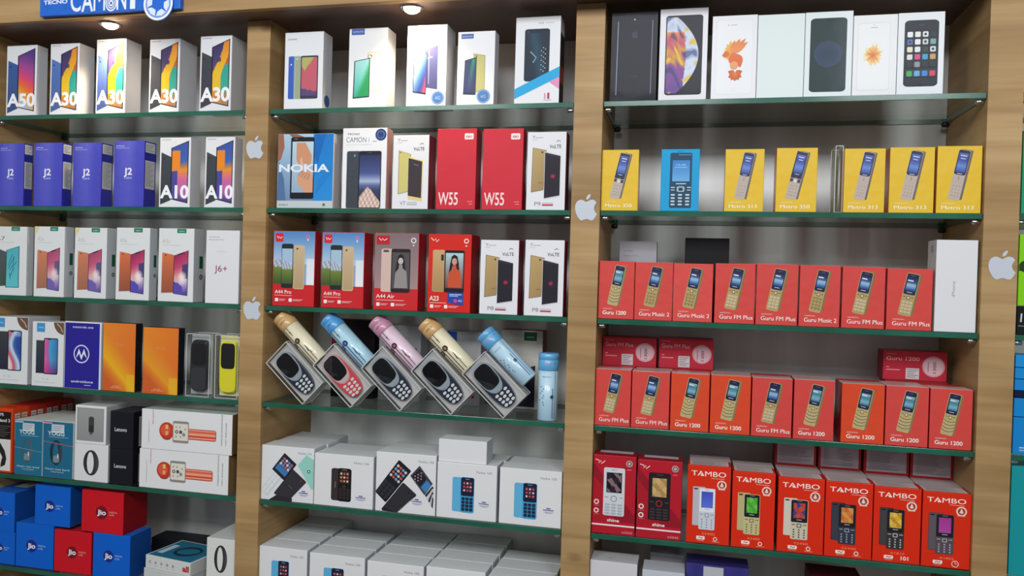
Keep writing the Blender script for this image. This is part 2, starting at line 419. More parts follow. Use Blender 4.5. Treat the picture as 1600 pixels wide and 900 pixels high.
def folded(it, ink, back, wall, num, numcol=(250, 250, 252), brand=True, qb=None, qf=None):
    v = face_view(it, ink, 'F')
    b = v.quad(*(qb or ((.05, .21), (.38, .28), (.38, .90), (.04, .965))))
    b.grid(0, 0, 1, 1, 1, 8, back); b.disc(.25, .10, .07, (30, 32, 40))
    f = v.quad(*(qf or ((.37, .15), (.94, .045), (.93, .945), (.37, .885))))
    f.rect(0, 0, 1, 1, (28, 30, 38)); f.grid(.06, .015, .95, .985, 26, 56, wall)
    v.text(num, .03, .875, .19, numcol, w=.93, bold=.035)
    if brand: v.text('SAMSUNG', .06, .035, .013, (80, 80, 90), w=.3)
def wall_a30(u, v):
    md = .55+.36*math.cos(math.pi*min(1, v/.62)); d = u-md
    if abs(d) < .24+.12*v: c = mix(hx('e88a32'), hx('f0c22c'), min(1, v*2.2))
    elif d > 0: c = mix(hx('2f9b95'), hx('46b59a'), v) if v > .36 else hx('c5643e')
    else: c = mix(hx('403a66'), hx('63507a'), v*2)
    if .22 < v < .30 and .25 < u < .5: c = mix(c, hx('403a66'), .8)
    if v > .76: c = mix(c, hx('d97848'), .75*min(1, (v-.76)*12))
    return c
def wall_a50(u, v): return ramp([(0, '5a3f86'), (.25, 'a04b93'), (.45, 'd8497a'), (.62, 'ee6a3c'), (.78, 'e9a23f'), (1, 'b9c5d8')])(v+.22*(.5-u))
def wall_a10(u, v):
    c = ramp([(0, '3c55a5'), (.3, '3f63b4'), (.45, 'f0942e'), (.62, 'd96aa0'), (.85, 'b765b2'), (1, '4a3f86')])(v)
    if u < .5 and .05+.1*u < v < .42: c = hx('f08c24')
    if u < .35 and v > .45: c = hx('4c4a9a')
    return c
def art_a(num, wl, back):
    def f(it, ink): folded(it, ink, lambda u, v: mix(hx(back), (60, 62, 74), v*.35), wl, num, brand=(num != 'A50'))
    return f
def art_side_lines(it, ink):
    s = face_view(it, ink, 'R'); s.text('R', .5, .955, .02, (140, 140, 140), al='c')
def art_j2(it, ink):
    v = face_view(it, ink, 'F')
    v.grid(.0, .0, 1, 1, 4, 6, lambda u, w: mix((70, 72, 186), (104, 106, 204), max(0, 1-abs(u-.42)*2.6)*(1-.5*w)))
    v.text('SAMSUNG', .06, .085, .016, (225, 228, 250), w=.26); v.text('Galaxy J2 Core', .06, .115, .016, (200, 205, 240), w=.42)
    v.text('J2', .33, .515, .105, (240, 243, 255), w=.27, bold=.02); v.text('Core', .35, .575, .035, (225, 228, 250), w=.24)
    s = face_view(it, ink, 'R', 'label_panel'); s.rect(.08, .02, .9, .17, (206, 208, 210)); s.rect(.08, .29, .9, .72, (196, 197, 198))
    t = s.to('lettering'); tiny(t, .14, .05, .8, 4, (110, 110, 120), .028, .008); tiny(t, .14, .33, .8, 13, (130, 130, 140), .028, .007)
    s.to('label_panel').rect(.0, .17, 1, .29, (30, 32, 150))
def wall_oppo(u, v):
    c = ramp([(0, 'a3305f'), (.3, 'c64a72'), (.55, 'e9a9a8'), (.75, 'c9b8d8'), (1, '5a4aa0')])(v+.12*(u-.5))
    if u > .62 and .28 < v < .62: c = hx('4a4478')
    if u < .66 and v > .70+.3*u*u: c = hx('5c4fae')
    e = math.hypot((u-.62)/.36, (v-.60)/.17)
    if e < 1: c = mix((250, 236, 228), c, e*e)
    return c
def art_oppo(name, pale, teal=False, seal=True):
    def f(it, ink):
        v = face_view(it, ink, 'F')
        g = v.to('sticker'); g.rect(.52, 0, .78, .062, (30, 128, 92)); g.text('oppo', .65, .042, .018, (220, 240, 230), w=.17, al='c')
        v.text(name, .10 if not teal else .02, .20, .055, (205, 190, 190) if not teal else (120, 120, 130), w=.22 if not teal else .3)
        v.rect(.12, .225, .62, .232, (205, 205, 208))
        if teal:
            b = v.quad((-.0, .30), (.37, .37), (.37, .86), (-.0, .88)); b.grid(.02, 0, 1, 1, 4, 6, lambda u, w: mix((80, 90, 92), (60, 80, 60), w*u))
            q = v.quad((.37, .345), (.78, .28), (.78, .885), (.36, .885)); q.rect(0, 0, 1, 1, (30, 70, 84)); q.grid(.05, .012, .95, .985, 3, 6, lambda u, w: mix((78, 178, 190), (98, 196, 204), w))
            for k, L in enumerate([[(.2, .42), (.35, .25), (.5, .15)], [(.2, .5), (.5, .3), (.62, .22), (.55, .42), (.3, .55)], [(.5, .5), (.8, .36)], [(.35, .72), (.5, .58), (.62, .5)], [(.3, .62), (.36, .78)]]): q.line(L, .045, (44, 104, 130))
        else:
            k = pale
            b = v.quad((.11, .33), (.44, .36), (.44, .875), (.10, .885))
            b.grid(0, 0, 1, 1, 3, 8, lambda u, w: mix(mix((226, 118, 76), (148, 84, 62), w*.9+.1*u), (190, 160, 140), k)); b.disc(.3, .05, .06, (60, 40, 40))
            q = v.quad((.44, .37), (.855, .295), (.845, .915), (.44, .89)); q.rect(0, 0, 1, 1, (60, 36, 60)); q.grid(.04, .012, .96, .988, 24, 44, lambda u, w: mix(wall_oppo(u, w), (200, 170, 180), k*.7)); q.rect(.3, .0, .7, .03, (50, 30, 50))
            if seal: v.to('sticker').poly([(0, 0), (0, .12), (.17, 0)], (222, 214, 150))
            s = face_view(it, ink, 'R', 'sticker'); s.rect(.55, .37, .9, .54, (22, 92, 66)); s.ring(.72, .655, .16, .07, (60, 64, 66))
            s.disc(.72, .655, .05, (60, 64, 66))
    return f
def art_j6(it, ink):
    v = face_view(it, ink, 'F'); v.text('SAMSUNG', .08, .10, .014, GR, w=.32); v.text('Galaxy J6 Prime', .08, .135, .014, GR, w=.46)
    v.text('J6+', .27, .565, .085, (150, 50, 84), w=.38); v.text('infinity', .32, .30, .03, (212, 214, 218), w=.3)
def art_vivo(big):
    def f(it, ink):
        v = face_view(it, ink, 'F'); g = v.to('sticker')
        g.rect(.02 if big else .14, 0.02, .33 if big else .40, .16, (70, 150, 206)); g.text('vivo', .20 if big else .27, .10, .024, (225, 240, 250), w=.16, al='c')
        n = 8; P = [(1, 0)]+[(1-.32*math.cos(math.radians(90*k/n)), .19*math.sin(math.radians(90*k/n))) for k in range(n+1)]; g.poly(P, (112, 84, 66)); g.line([(.78, .02), (.9, .08), (.96, .15)], .03, (190, 170, 150))
        u0 = .25 if not big else .30; u1 = .83
        v.grid(.13 if not big else .0, .29 if not big else .22, u0+.2, .80 if not big else .79, 3, 6, lambda u, w: mix((62, 70, 68), (44, 44, 66), w))
        v.rrect(u0+.12, .25 if not big else .20, u1, .81 if not big else .80, .05, (30, 32, 48))
        def wp(u, w):
            if big:
                t = u+.35*math.sin(w*5)
                c = ramp([(0, 'e9d9dc'), (.2, 'd94a55'), (.42, '9fb3d8'), (.62, 'dfe6ee'), (.8, '3f6cb4'), (1.1, '2c4f9e')])(t+.1*w); return c if w > .12 or u < .5 else mix(c, hx('cfe3f2'), .5)
            c = ramp([(0, 'e070a8'), (.35, 'c85aa8'), (.55, '4aa8d0'), (1, '3f86c0')])(u*1.1-.25*abs(w-.3)+.1)
            if w > .6: c = mix(c, ramp([(0, 'd83f88'), (1, '4f3f8a')])(u), (w-.6)*2.4)
            return c
        v.grid(u0+.15, .265 if not big else .215, u1-.03, .795 if not big else .785, 12, 20, wp, .03)
        v.rect(.5, .262 if not big else .21, .6, .275 if not big else .225, (24, 24, 34))
        v.text('Y 12', .42 if big else .44, .90, .028, (190, 192, 198), w=.2, al='c'); v.rect(.1, .935, .75, .941, (196, 198, 202))
    return f
def art_moto(it, ink):
    v = face_view(it, ink, 'F'); v.rect(.015, .018, .955, .995, (44, 38, 146))
    v.text('motorola one', .5, .095, .034, (222, 224, 245), w=.56, al='c', bold=.01); v.text('androidone', .5, .91, .036, (226, 228, 248), w=.6, al='c', bold=.01); v.rect(.56, .94, .74, .949, (200, 204, 236))
    g = v.to('logo'); g.ring(.47, .48, .215, .028, (220, 224, 246))
    g.poly([(.32, .545), (.40, .40), (.47, .51), (.54, .40), (.62, .545), (.56, .50), (.535, .47), (.47, .57), (.405, .47), (.38, .50)], (238, 240, 252))
def art_orange(b):
    def f(it, ink):
        v = face_view(it, ink, 'F')
        def g(u, w):
            c = mix(hx('e98a2e'), hx('e0702c'), u*.7+w*.2); e = .45+.55*u
            if w > e: c = ramp([(0, 'f0b820'), (.12, 'e58a2c'), (.3, 'd2602c'), (1, 'c9622e')])(w-e+(.06 if b else 0))
            elif w > e-.35: c = mix(c, hx('edb024') if not b else hx('e69a2c'), (w-e+.35)/.35)
            if u > .75 and w > .75: c = mix(c, hx('ecc02a'), .6)
            return c
        v.grid(.008, .005, .992, .995, 30, 50, g)
        v.text('Mi A3' if b else 'Mi A2', .5, .33, .035, (226, 150, 90), w=.24, al='c'); v.text('powered by', .42, .93, .013, (250, 225, 190), w=.2, al='c'); v.text('androidone', .42, .955, .015, (250, 225, 190), w=.32, al='c')
    return f
# ---- a standing handset print: body with screen and keys, used on many boxes
def candybar(v, cu, cv, w, h, rot, body, screenbg, lcd, style='fm', glossy=None, shift=0., rr=.16, thick=True):
    if thick:   # the handset's visible flank
        q = v.sub(cu+.055, cv+.004, w, h, rot, 0); q.rrect(.1, .0, .96, .985, rr, mix(hx(body), (70, 60, 40), .45))
    q = v.sub(cu, cv, w, h, rot, 0); q.rrect(0, 0, 1, 1, rr, body); k = hx(body)
    q.rrect(.05, .015, .95, .50, rr*.8, screenbg)
    q.grid(.16, .13, .86, .41, 2, 6, lcd); q.rect(.32, .05, .66, .065, mix(hx(screenbg), (255, 255, 255), .25)); q.rect(.3, .44, .7, .455, (190, 196, 210))
    q.rect(.18, .16, .6, .19, (214, 226, 240))
    dk = mix(k, (20, 14, 6), .45); lt = mix(k, (255, 255, 255), .45)
    q.rrect(.36, .535, .64, .615, .08, dk); q.rrect(.41, .55, .59, .6, .05, lt)
    q.rect(.12, .55, .3, .565, dk); q.rect(.7, .55, .88, .565, dk)
    for r in range(4):
        y = .66+.077*r
        if style == '1200':
            q.line([(.06, y-.015), (.25, y+.018), (.5, y+.028), (.75, y+.018), (.94, y-.015)], .05, dk); q.line([(.06, y+.012), (.25, y+.045), (.5, y+.055), (.75, y+.045), (.94, y+.012)], .04, lt)
        elif style == 'music':
            q.rect(.1, y, .9, y+.01, dk); q.dots([(.22, y+.035), (.5, y+.035), (.78, y+.035)], dk, .045)
        else:
            for c in range(3): q.rrect(.12+.27*c, y, .34+.27*c, y+.05, .06, lt)
            q.dots([(.23, y+.025), (.5, y+.025), (.77, y+.025)], dk, .03)
def lcd_blue(u, v): return ramp([(0, '27305e'), (.3, '2f4a84'), (.55, 'bcd8ea'), (.75, '4f86c4'), (1, '27407e')])(v)
def lcd_teal(u, v): return ramp([(0, '9cc4c8'), (.35, '3e7f92'), (.75, '8fc3d6'), (1, '28566e')])(v)
def art_guru(txt, st):
    def f(it, ink):
        v = face_view(it, ink, 'F')
        candybar(v, .485 if st != '1200' else .50, .42, .30, .70, -11, 'b9a06a' if st != '1200' else 'c2ac74', '232448', lcd_blue if st != '1200' else lcd_teal, st)
        v.text('SAMSUNG', .14, .835, .020, (250, 215, 205), w=.26, bold=.02)
        v.text(txt, .13, .925, .066, (252, 240, 232), w={'Guru 1200': .66, 'Guru Music 2': .80, 'Guru FM Plus': .83}[txt], bold=.018)
        t = face_view(it, ink, 'T', 'label_panel'); t.rect(.03, .1, .97, .5, (196, 168, 164)); tiny(t.to('lettering'), .1, .16, .9, 3, (140, 100, 100), .09, .02)
    return f
def art_metro(txt, b):
    def f(it, ink):
        v = face_view(it, ink, 'F')
        q0 = v.sub(.56, .43, .27, .76, -11 if b != 'flat' else -13); q0.rrect(.08, .0, .98, .985, .12, (110, 100, 96))
        q = v.sub(.50, .43, .28, .76, -11 if b != 'flat' else -13); q.rrect(0, 0, 1, 1, .16 if b == 'round' else .07, (192, 176, 164))
        q.rrect(.02, .01, .98, .50 if b == 'round' else .56, .2 if b == 'round' else .06, (36, 38, 70))
        q.grid(.13, .07, .87, .45, 2, 6, lambda u, w: ramp([(0, '5a6cae'), (.35, '3a4a9c'), (.7, '6f93d6'), (1, '35489a')])(w))
        q.rect(.25, .11, .75, .13, (200, 214, 236)); q.rect(.3, .17, .7, .185, (200, 214, 236)); q.rect(.3, .47, .7, .483, (200, 204, 214))
        if b != 'round':
            q.rrect(.38, .57, .62, .65, .06, (226, 220, 216)); q.rect(.05, .57, .3, .64, (70, 66, 80)); q.rect(.7, .57, .95, .64, (70, 66, 80))
        q.dots([(.25+.25*c, .72+.065*r) for r in range(4) for c in range(3)], (158, 142, 132), .05); q.rect(.48, .53, .54, .6, (150, 130, 124))
        v.text('SAMSUNG', .12, .865, .017, (255, 246, 200), w=.3, bold=.02); v.text(txt, .12, .945, .055, (255, 250, 225), w=.72, bold=.02)
    return f
def art_bluephone(it, ink):
    v = face_view(it, ink, 'F'); v.text('guru', .5, .045, .018, (30, 60, 110), w=.16, al='c')
    v.rrect(.23, .06, .81, .95, .05, (40, 74, 100)); v.grid(.30, .18, .75, .52, 2, 5, lambda u, w: mix((64, 132, 204), (110, 176, 228), w))
    v.rect(.45, .085, .78, .10, (90, 140, 180)); v.text('12:45', .52, .27, .03, (190, 220, 245), w=.24, al='c'); v.rect(.36, .29, .68, .30, (170, 205, 235)); v.rect(.40, .55, .66, .567, (180, 205, 220))
    v.rrect(.42, .60, .63, .69, .05, (170, 190, 200)); v.rrect(.465, .62, .585, .675, .03, (40, 70, 96))
    for u in (.27, .69): v.rect(u, .61, u+.1, .628, (190, 205, 215)); v.rect(u, .655, u+.1, .668, (190, 205, 215))
    for r in range(4):
        for c in range(3): v.rrect(.27+.19*c, .725+.052*r, .38+.19*c, .752+.052*r, .02, (196, 210, 218))
def art_trio(it, ink):
    v = face_view(it, ink, 'F'); v.text('COOLPAD', .07, .10, .02, (120, 130, 160), w=.24, bold=.02)
    for (a, b, c) in ((.10, .28, '5578c8'), (.25, .44, 'a8b49c'), (.42, .88, '3c3a52')): v.rrect(a, .31, b, .87, .04, c)
    v.rrect(.11, .325, .24, .86, .03, (62, 98, 190)); v.rrect(.29, .325, .40, .86, .03, (160, 172, 140))
    v.grid(.45, .33, .85, .83, 20, 30, lambda u, w: hx('b5b26a') if w < .35-.6*abs(u-.2) else (hx('c8606e') if w < .8+.1*u else hx('5c4a76')), .03); v.rect(.5, .31, .8, .325, (40, 40, 50))
    v.dots([(.175, .42), (.33, .35)], (226, 230, 245), .02); s = face_view(it, ink, 'R', 'sticker'); s.disc(.5, .88, .3, (52, 96, 160), 1.)
def art_green(it, ink):
    v = face_view(it, ink, 'F'); v.to('sticker').rect(.06, .0, .40, .08, (74, 100, 176)); v.text('SAMSUNG', .09, .05, .02, (200, 212, 240), w=.28)
    v.rrect(.48, .30, .84, .80, .05, (220, 206, 180)); v.rrect(.50, .31, .82, .79, .04, (236, 228, 212)); v.ring(.55, .36, .05, .012, (70, 76, 84)); v.dots([(.6, .35), (.52, .44)], (80, 84, 90), .015)
    q = v.quad((.15, .41), (.56, .375), (.56, .87), (.13, .885)); q.rect(0, 0, 1, 1, (36, 60, 66)); q.grid(.06, .02, .95, .97, 8, 16, lambda u, w: mix(mix((168, 222, 222), (60, 172, 150), w), (42, 150, 88), max(0, min(1, (u+w-1.0)*3))))
def art_twotone(it, ink):
    v = face_view(it, ink, 'F')
    q = v.quad((.45, .31), (.78, .25), (.78, .80), (.45, .77)); q.rect(0, 0, 1, 1, (70, 72, 122)); q.rect(.3, .03, .36, .9, (140, 144, 190)); q.rect(.1, .22, .6, .25, (150, 154, 198))
    q = v.quad((.17, .40), (.52, .345), (.50, .86), (.16, .83)); q.rect(0, 0, 1, 1, (46, 42, 76)); q.grid(.06, .02, .94, .96, 8, 14, lambda u, w: ramp([(0, 'e08aa0'), (.3, 'a8c4ec'), (.55, '4f7fd0'), (.8, '2c3f8c'), (1, 'c0506c')])(u*.6+w*.5))
    b = v.to('sticker'); b.disc(.80, .90, .16, (74, 120, 186)); b.ring(.80, .90, .145, .012, (170, 196, 226)); b.text('4G', .80, .925, .04, (170, 196, 230), w=.14, al='c')
def art_goldgreen(it, ink):
    v = face_view(it, ink, 'F'); v.to('sticker').rect(.09, .03, .42, .095, (66, 96, 172)); v.text('SAMSUNG', .11, .075, .018, (206, 216, 240), w=.28)
    q = v.quad((.43, .30), (.75, .33), (.75, .80), (.45, .84)); q.rect(0, 0, 1, 1, (164, 158, 96)); q.rect(.05, .02, .95, .98, (196, 190, 120)); q.disc(.25, .06, .06, (60, 56, 44))
    q = v.quad((.20, .39), (.52, .35), (.51, .865), (.17, .855)); q.rect(0, 0, 1, 1, (34, 38, 62)); q.grid(.06, .03, .94, .95, 8, 14, lambda u, w: mix(mix((42, 62, 96), (52, 52, 108), w), (56, 168, 120), max(0, 1-abs(u-.75+.4*(w-.1))*4)*(1-w)))
    b = v.to('sticker'); b.disc(.72, .885, .18, (74, 124, 186)); b.ring(.72, .885, .165, .014, (170, 200, 226)); b.text('4G', .72, .91, .04, (170, 196, 230), w=.14, al='c')
def art_tornado(it, ink):
    v = face_view(it, ink, 'F'); v.text('VIVO', .50, .085, .02, (90, 92, 98), w=.12); v.rect(.66, .07, .86, .078, (190, 192, 198))
    v.rrect(.20, .14, .77, .745, .07, (30, 44, 60)); v.grid(.23, .19, .74, .70, 6, 12, lambda u, w: mix((34, 46, 62), (40, 78, 100), max(0, 1-abs(u-.5-.4*(w-.4))*3)))
    v.line([(.34, .40), (.47, .47), (.40, .53)], .02, (160, 176, 190)); v.dots([(.63+.05*math.sin(k*2.1), .36+.018*k) for k in range(16)], (206, 200, 180), .012); v.ring(.285, .175, .025, .008, (90, 104, 120))
    v.poly([(0, .83), (0, .945), (1, .70), (1, .58)], (44, 170, 224)); v.poly([(.77, .755), (1, .70), (1, .84)], (232, 150, 190))
    v.rect(.67, .885, .70, .95, (214, 150, 180)); v.rect(.74, .88, .79, .95, (190, 70, 90)); tiny(v, .66, .96, .84, 1, (190, 190, 195))
    s = face_view(it, ink, 'R', 'side_print'); s.rect(.0, .18, 1, 1, (40, 42, 50)); s.rect(.1, .55, .9, .75, (150, 70, 60))
def art_nokia_tab(it, ink):
    v = face_view(it, ink, 'F'); v.grid(0, 0, .66, .90, 3, 5, lambda u, w: mix((176, 205, 226), (112, 142, 178), w)); v.grid(.64, 0, 1, .90, 3, 4, lambda u, w: mix((22, 120, 200), (40, 142, 214), w)); v.rect(0, .90, 1, 1, (196, 204, 208))
    v.poly([(0, 0), (.10, .0), (.12, .18), (.06, .34), (0, .38)], (158, 104, 84)); v.poly([(.02, .36), (.0, .9), (.16, .9), (.12, .6)], (86, 116, 158)); v.poly([(.2, 0), (.34, .0), (.5, .05), (.28, .06)], (150, 100, 80))
    v.poly([(.68, .0), (.86, .0), (.72, .40), (.66, .3)], (18, 104, 184)); v.poly([(.74, .62), (1, .38), (1, .5), (.70, .8)], (30, 128, 206))
    
    v.rrect(.235, .045, .665, .875, .04, (24, 26, 34)); v.grid(.265, .105, .645, .79, 3, 5, lambda u, w: mix((190, 214, 230), (150, 176, 200), w))
    sk = (214, 160, 126)
    v.poly([(.34, .12), (.50, .12), (.62, .30), (.60, .42), (.46, .40), (.40, .46), (.34, .34)], (208, 148, 112)); v.poly([(.42, .52), (.50, .42), (.60, .50), (.645, .62), (.645, .79), (.50, .79), (.36, .66), (.36, .56)], sk)
    v.poly([(.40, .36), (.44, .30), (.48, .48), (.44, .50)], (226, 176, 146))
    for k in range(4): v.line([(.38+.05*k, .56+.02*k), (.46+.045*k, .50+.015*k)], .02, (188, 132, 102))
    v.text('NOKIA', .03, .515, .105, (226, 238, 248), w=.90, bold=.03)
    v.rect(.30, .065, .36, .075, (120, 124, 140)); v.text('Nokia 3', .04, .965, .022, (110, 120, 130), w=.16); v.poly([(.82, .965), (.85, .925), (.88, .965)], (70, 110, 70))
def art_camon(it, ink):
    v = face_view(it, ink, 'F'); v.text('TECNO', .10, .085, .022, (90, 96, 110), w=.28, bold=.02); v.text('CAMON i', .08, .175, .062, (120, 130, 142), w=.52); v.text('Air', .68, .175, .02, (90, 96, 110), w=.1); v.rect(.09, .20, .66, .205, (200, 204, 210))
    b = v.to('sticker'); b.disc(.86, .085, .125, (40, 62, 116)); b.ring(.86, .085, .085, .02, (90, 118, 170))
    v.rrect(.10, .285, .42, 1.0, .05, (62, 68, 78)); v.rrect(.37, .285, .89, 1.0, .05, (26, 30, 44))
    def sky(u, w):
        c = ramp([(0, '2a345c'), (.35, '48568e'), (.5, 'a8b6d4'), (.58, '5c6896'), (.68, '3a3f62'), (1, '26283e')])(w)
        if w > .60+.5*abs(u-.42): c = mix(hx('b88a74'), hx('ece4e0'), .5+.5*math.sin(u*31+w*9)*math.sin(w*43))
        return c
    v.grid(.40, .335, .865, .985, 26, 50, sky); v.rect(.27, .33, .30, .355, (150, 160, 172)); v.rect(.57, .305, .67, .312, (80, 86, 100)); v.dots([(.2, .45+.06*k) for k in range(5)]+[(.26, .5), (.18, .72)], (96, 102, 112), .008)
def art_volte(txt, back, flip, redtxt=True):
    def f(it, ink):
        v = face_view(it, ink, 'F'); v.text('Y', .12, .085, .04, (120, 120, 130), w=.08); v.rect(.20, .07, .40, .077, (150, 150, 158)); v.rect(.12, .10, .26, .106, (190, 190, 196))
        v.text('VoLTE', .57, .21, .045, (52, 52, 58), w=.30, bold=.01); v.ring(.80, .14, .06, .015, (90, 90, 96), a0=200, a1=330)
        if flip:
            q = v.quad((.16, .205), (.50, .26), (.48, .76), (.16, .80)); q.rect(0, 0, 1, 1, (140, 116, 80)); q.rect(.04, .01, .96, .99, back); q.disc(.14, .04, .05, (60, 50, 40))
            q = v.quad((.44, .295), (.84, .345), (.83, .94*.95), (.44, .86)); q.rect(0, 0, 1, 1, (232, 206, 120)); q.rect(.0, .03, .95, .93, (60, 52, 58)); q.rect(.35, .14, .7, .16, (130, 110, 110))
        else:
            q = v.quad((.14, .20), (.50, .235), (.44, .745), (.12, .775)); q.rect(0, 0, 1, 1, (120, 100, 66)); q.grid(.04, .01, .97, .99, 2, 4, lambda u, w: mix(hx(back), (150, 122, 82), w*.5+u*.2)); q.disc(.70, .07, .07, (60, 50, 40)); q.rect(.55, .8, .85, .815, (120, 96, 60))
            q = v.quad((.45, .25), (.86, .30), (.86, .82), (.45, .86)); q.rect(0, 0, 1, 1, (205, 205, 210)); q.rect(.03, .02, 1, .985, (38, 34, 44)); q.disc(.55, .52, .16, (110, 30, 56)); q.disc(.55, .52, .10, (170, 40, 70)); q.rect(.1, .05, .9, .065, (60, 56, 66))
        v.text(txt, .22, .945, .05, (140, 140, 150), w=.16); v.rect(.42, .905, .70, .912, (180, 180, 186)); v.rect(.42, .925, .70, .945, (196, 60, 86) if redtxt else (190, 190, 196))
    return f
def art_w55(it, ink):
    v = face_view(it, ink, 'F'); v.text('W55', .06, .945, .155, (246, 222, 222), w=.50, bold=.012); b = v.to('sticker'); b.rrect(.69, .06, .92, .135, .03, (244, 226, 226)); b.text('KBO', .805, .115, .028, (200, 60, 70), w=.14, al='c', bold=.03)
    v.rect(.80, .90, .93, .905, (240, 190, 190)); v.rect(.84, .93, .93, .935, (240, 190, 190))
def icons_row(v, y):
    for u, wdt in ((.07, .16), (.40, .24)):
        v.rrect(u, y, u+.08, y+.045, .015, (248, 236, 232)); v.rect(u+.10, y+.012, u+.10+wdt, y+.018, (246, 200, 196)); v.rect(u+.10, y+.027, u+.10+wdt*.8, y+.033, (246, 200, 196))
def art_a44pro(it, ink):
    v = face_view(it, ink, 'F')
    def land(u, w):
        if w < .62: c = mix((84, 136, 196), (196, 216, 232), w*1.5)
        else: c = (150, 168, 190)
        if w > .50+.13*abs(u-.22)*2 and w < .68 and u < .55: c = mix((232, 236, 242), (110, 124, 150), .5+.5*math.sin(u*60+w*30)*math.sin(w*70))
        if w > .66 and u < .62: c = mix((120, 140, 62), (70, 92, 44), (w-.66)*3.4)
        if u > .8 and w > .5: c = mix((206, 216, 226), (238, 240, 244), w)
        return c
    v.grid(.01, .005, .99, .71, 40, 50, land)
    v.rrect(.20, .17, .49, .76, .05, (36, 44, 48)); v.grid(.215, .235, .47, .70, 14, 30, lambda u, w: land(.12+u*.4, .25+w*.72) if w > .3 else (168, 196, 216)); v.rrect(.49, .185, .76, .77, .05, (206, 180, 138)); v.grid(.515, .20, .735, .755, 1, 3, lambda u, w: mix((206, 182, 148), (186, 158, 120), w)); v.disc(.58, .235, .022, (80, 60, 50))
    v.rect(.01, .71, .99, .99, (206, 44, 44)) if False else None
    b = v.to('logo'); b.rrect(.05, .03, .24, .145, .03, (214, 42, 52)); b.line([(.09, .07), (.12, .10), (.14, .075), (.17, .10), (.21, .08)], .018, (250, 225, 220)); b.ring(.83, .075, .045, .018, (230, 120, 140)); b.rect(.815, .10, .845, .13, (230, 230, 236))
    v.text('A44 Pro', .06, .835, .048, (252, 232, 226), w=.40, bold=.012); v.rect(.06, .855, .47, .862, (246, 190, 184)); icons_row(v, .895)
def lady(v, u0, v0, u1, v1, hair, skin, dress, bg):
    q = v.quad((u0, v0), (u1, v0), (u1, v1), (u0, v1)); q.grid(0, 0, 1, 1, 2, 4, bg)
    q.poly([(.34, .10), (.48, .04), (.66, .09), (.74, .28), (.80, .60), (.62, .64), (.58, .40), (.38, .40), (.28, .66), (.18, .6), (.26, .30)], hair)
    q.poly([(.40, .34), (.60, .34), (.62, .44), (.84, .52), (.92, .98), (.14, .98), (.20, .56), (.40, .44)], dress); q.disc(.50, .24, .145, skin, 1.25); q.line([(.45, .285), (.5, .30), (.56, .28)], .02, mix(skin, (120, 40, 40), .6))
    q.dots([(.44, .22), (.56, .22)], hair, .02); q.poly([(.40, .16), (.5, .10), (.62, .16), (.6, .12), (.5, .07), (.42, .11)], hair)
def art_a44air(it, ink):
    v = face_view(it, ink, 'F'); v.grid(.01, .005, .99, .72, 2, 6, lambda u, w: mix((128, 112, 116), (168, 138, 138), w))
    v.rrect(.155, .205, .42, .765, .05, (214, 186, 174)); v.rrect(.20, .22, .33, .25, .02, (92, 78, 72)); v.rrect(.38, .205, .82, .77, .05, (40, 34, 38)); lady(v, .405, .25, .795, .72, (40, 36, 38), (200, 194, 192), (150, 144, 142), lambda u, w: (86, 80, 82))
    b = v.to('logo'); b.rrect(.04, .035, .34, .15, .02, (190, 36, 44)); b.line([(.10, .07), (.15, .10), (.18, .075), (.22, .10), (.28, .075)], .016, (250, 225, 220)); b.ring(.88, .095, .06, .022, (236, 228, 228)); b.rect(.86, .15, .90, .165, (236, 228, 228))
    v.text('A44 Air', .06, .845, .048, (252, 232, 226), w=.42, bold=.012); v.rect(.06, .868, .70, .876, (246, 190, 184)); icons_row(v, .905)
def art_a23(it, ink):
    v = face_view(it, ink, 'F'); v.rrect(.10, .20, .40, .74, .05, (196, 156, 108)); v.grid(.12, .21, .38, .73, 1, 3, lambda u, w: mix((206, 170, 122), (176, 138, 92), w)); v.rrect(.30, .26, .365, .34, .02, (50, 40, 40)); v.rrect(.38, .205, .85, .745, .04, (30, 26, 32))
    lady(v, .41, .24, .82, .69, (34, 28, 34), (214, 160, 140), (206, 84, 52), lambda u, w: mix((176, 214, 220), (120, 70, 70), w))
    b = v.to('logo'); b.line([(.06, .05), (.12, .085), (.16, .06), (.19, .10), (.24, .07)], .018, (250, 225, 215)); b.ring(.88, .085, .055, .02, (250, 232, 228)); b.rect(.86, .14, .90, .155, (250, 232, 228))
    v.text('A23', .05, .855, .06, (252, 236, 226), w=.22, bold=.02); v.rect(.05, .878, .45, .886, (246, 190, 184)); icons_row(v, .905)
    s = v.to('sticker'); s.poly([(.47, .745), (.84, .745), (.84, .90), (.70, .90), (.47, .87)], (44, 72, 168)); s.rect(.52, .765, .80, .775, (200, 214, 245)); s.rect(.52, .785, .72, .793, (200, 214, 245)); s.disc(.66, .85, .04, (230, 70, 130)); s.text('4G', .72, .86, .025, (225, 232, 250), w=.09)
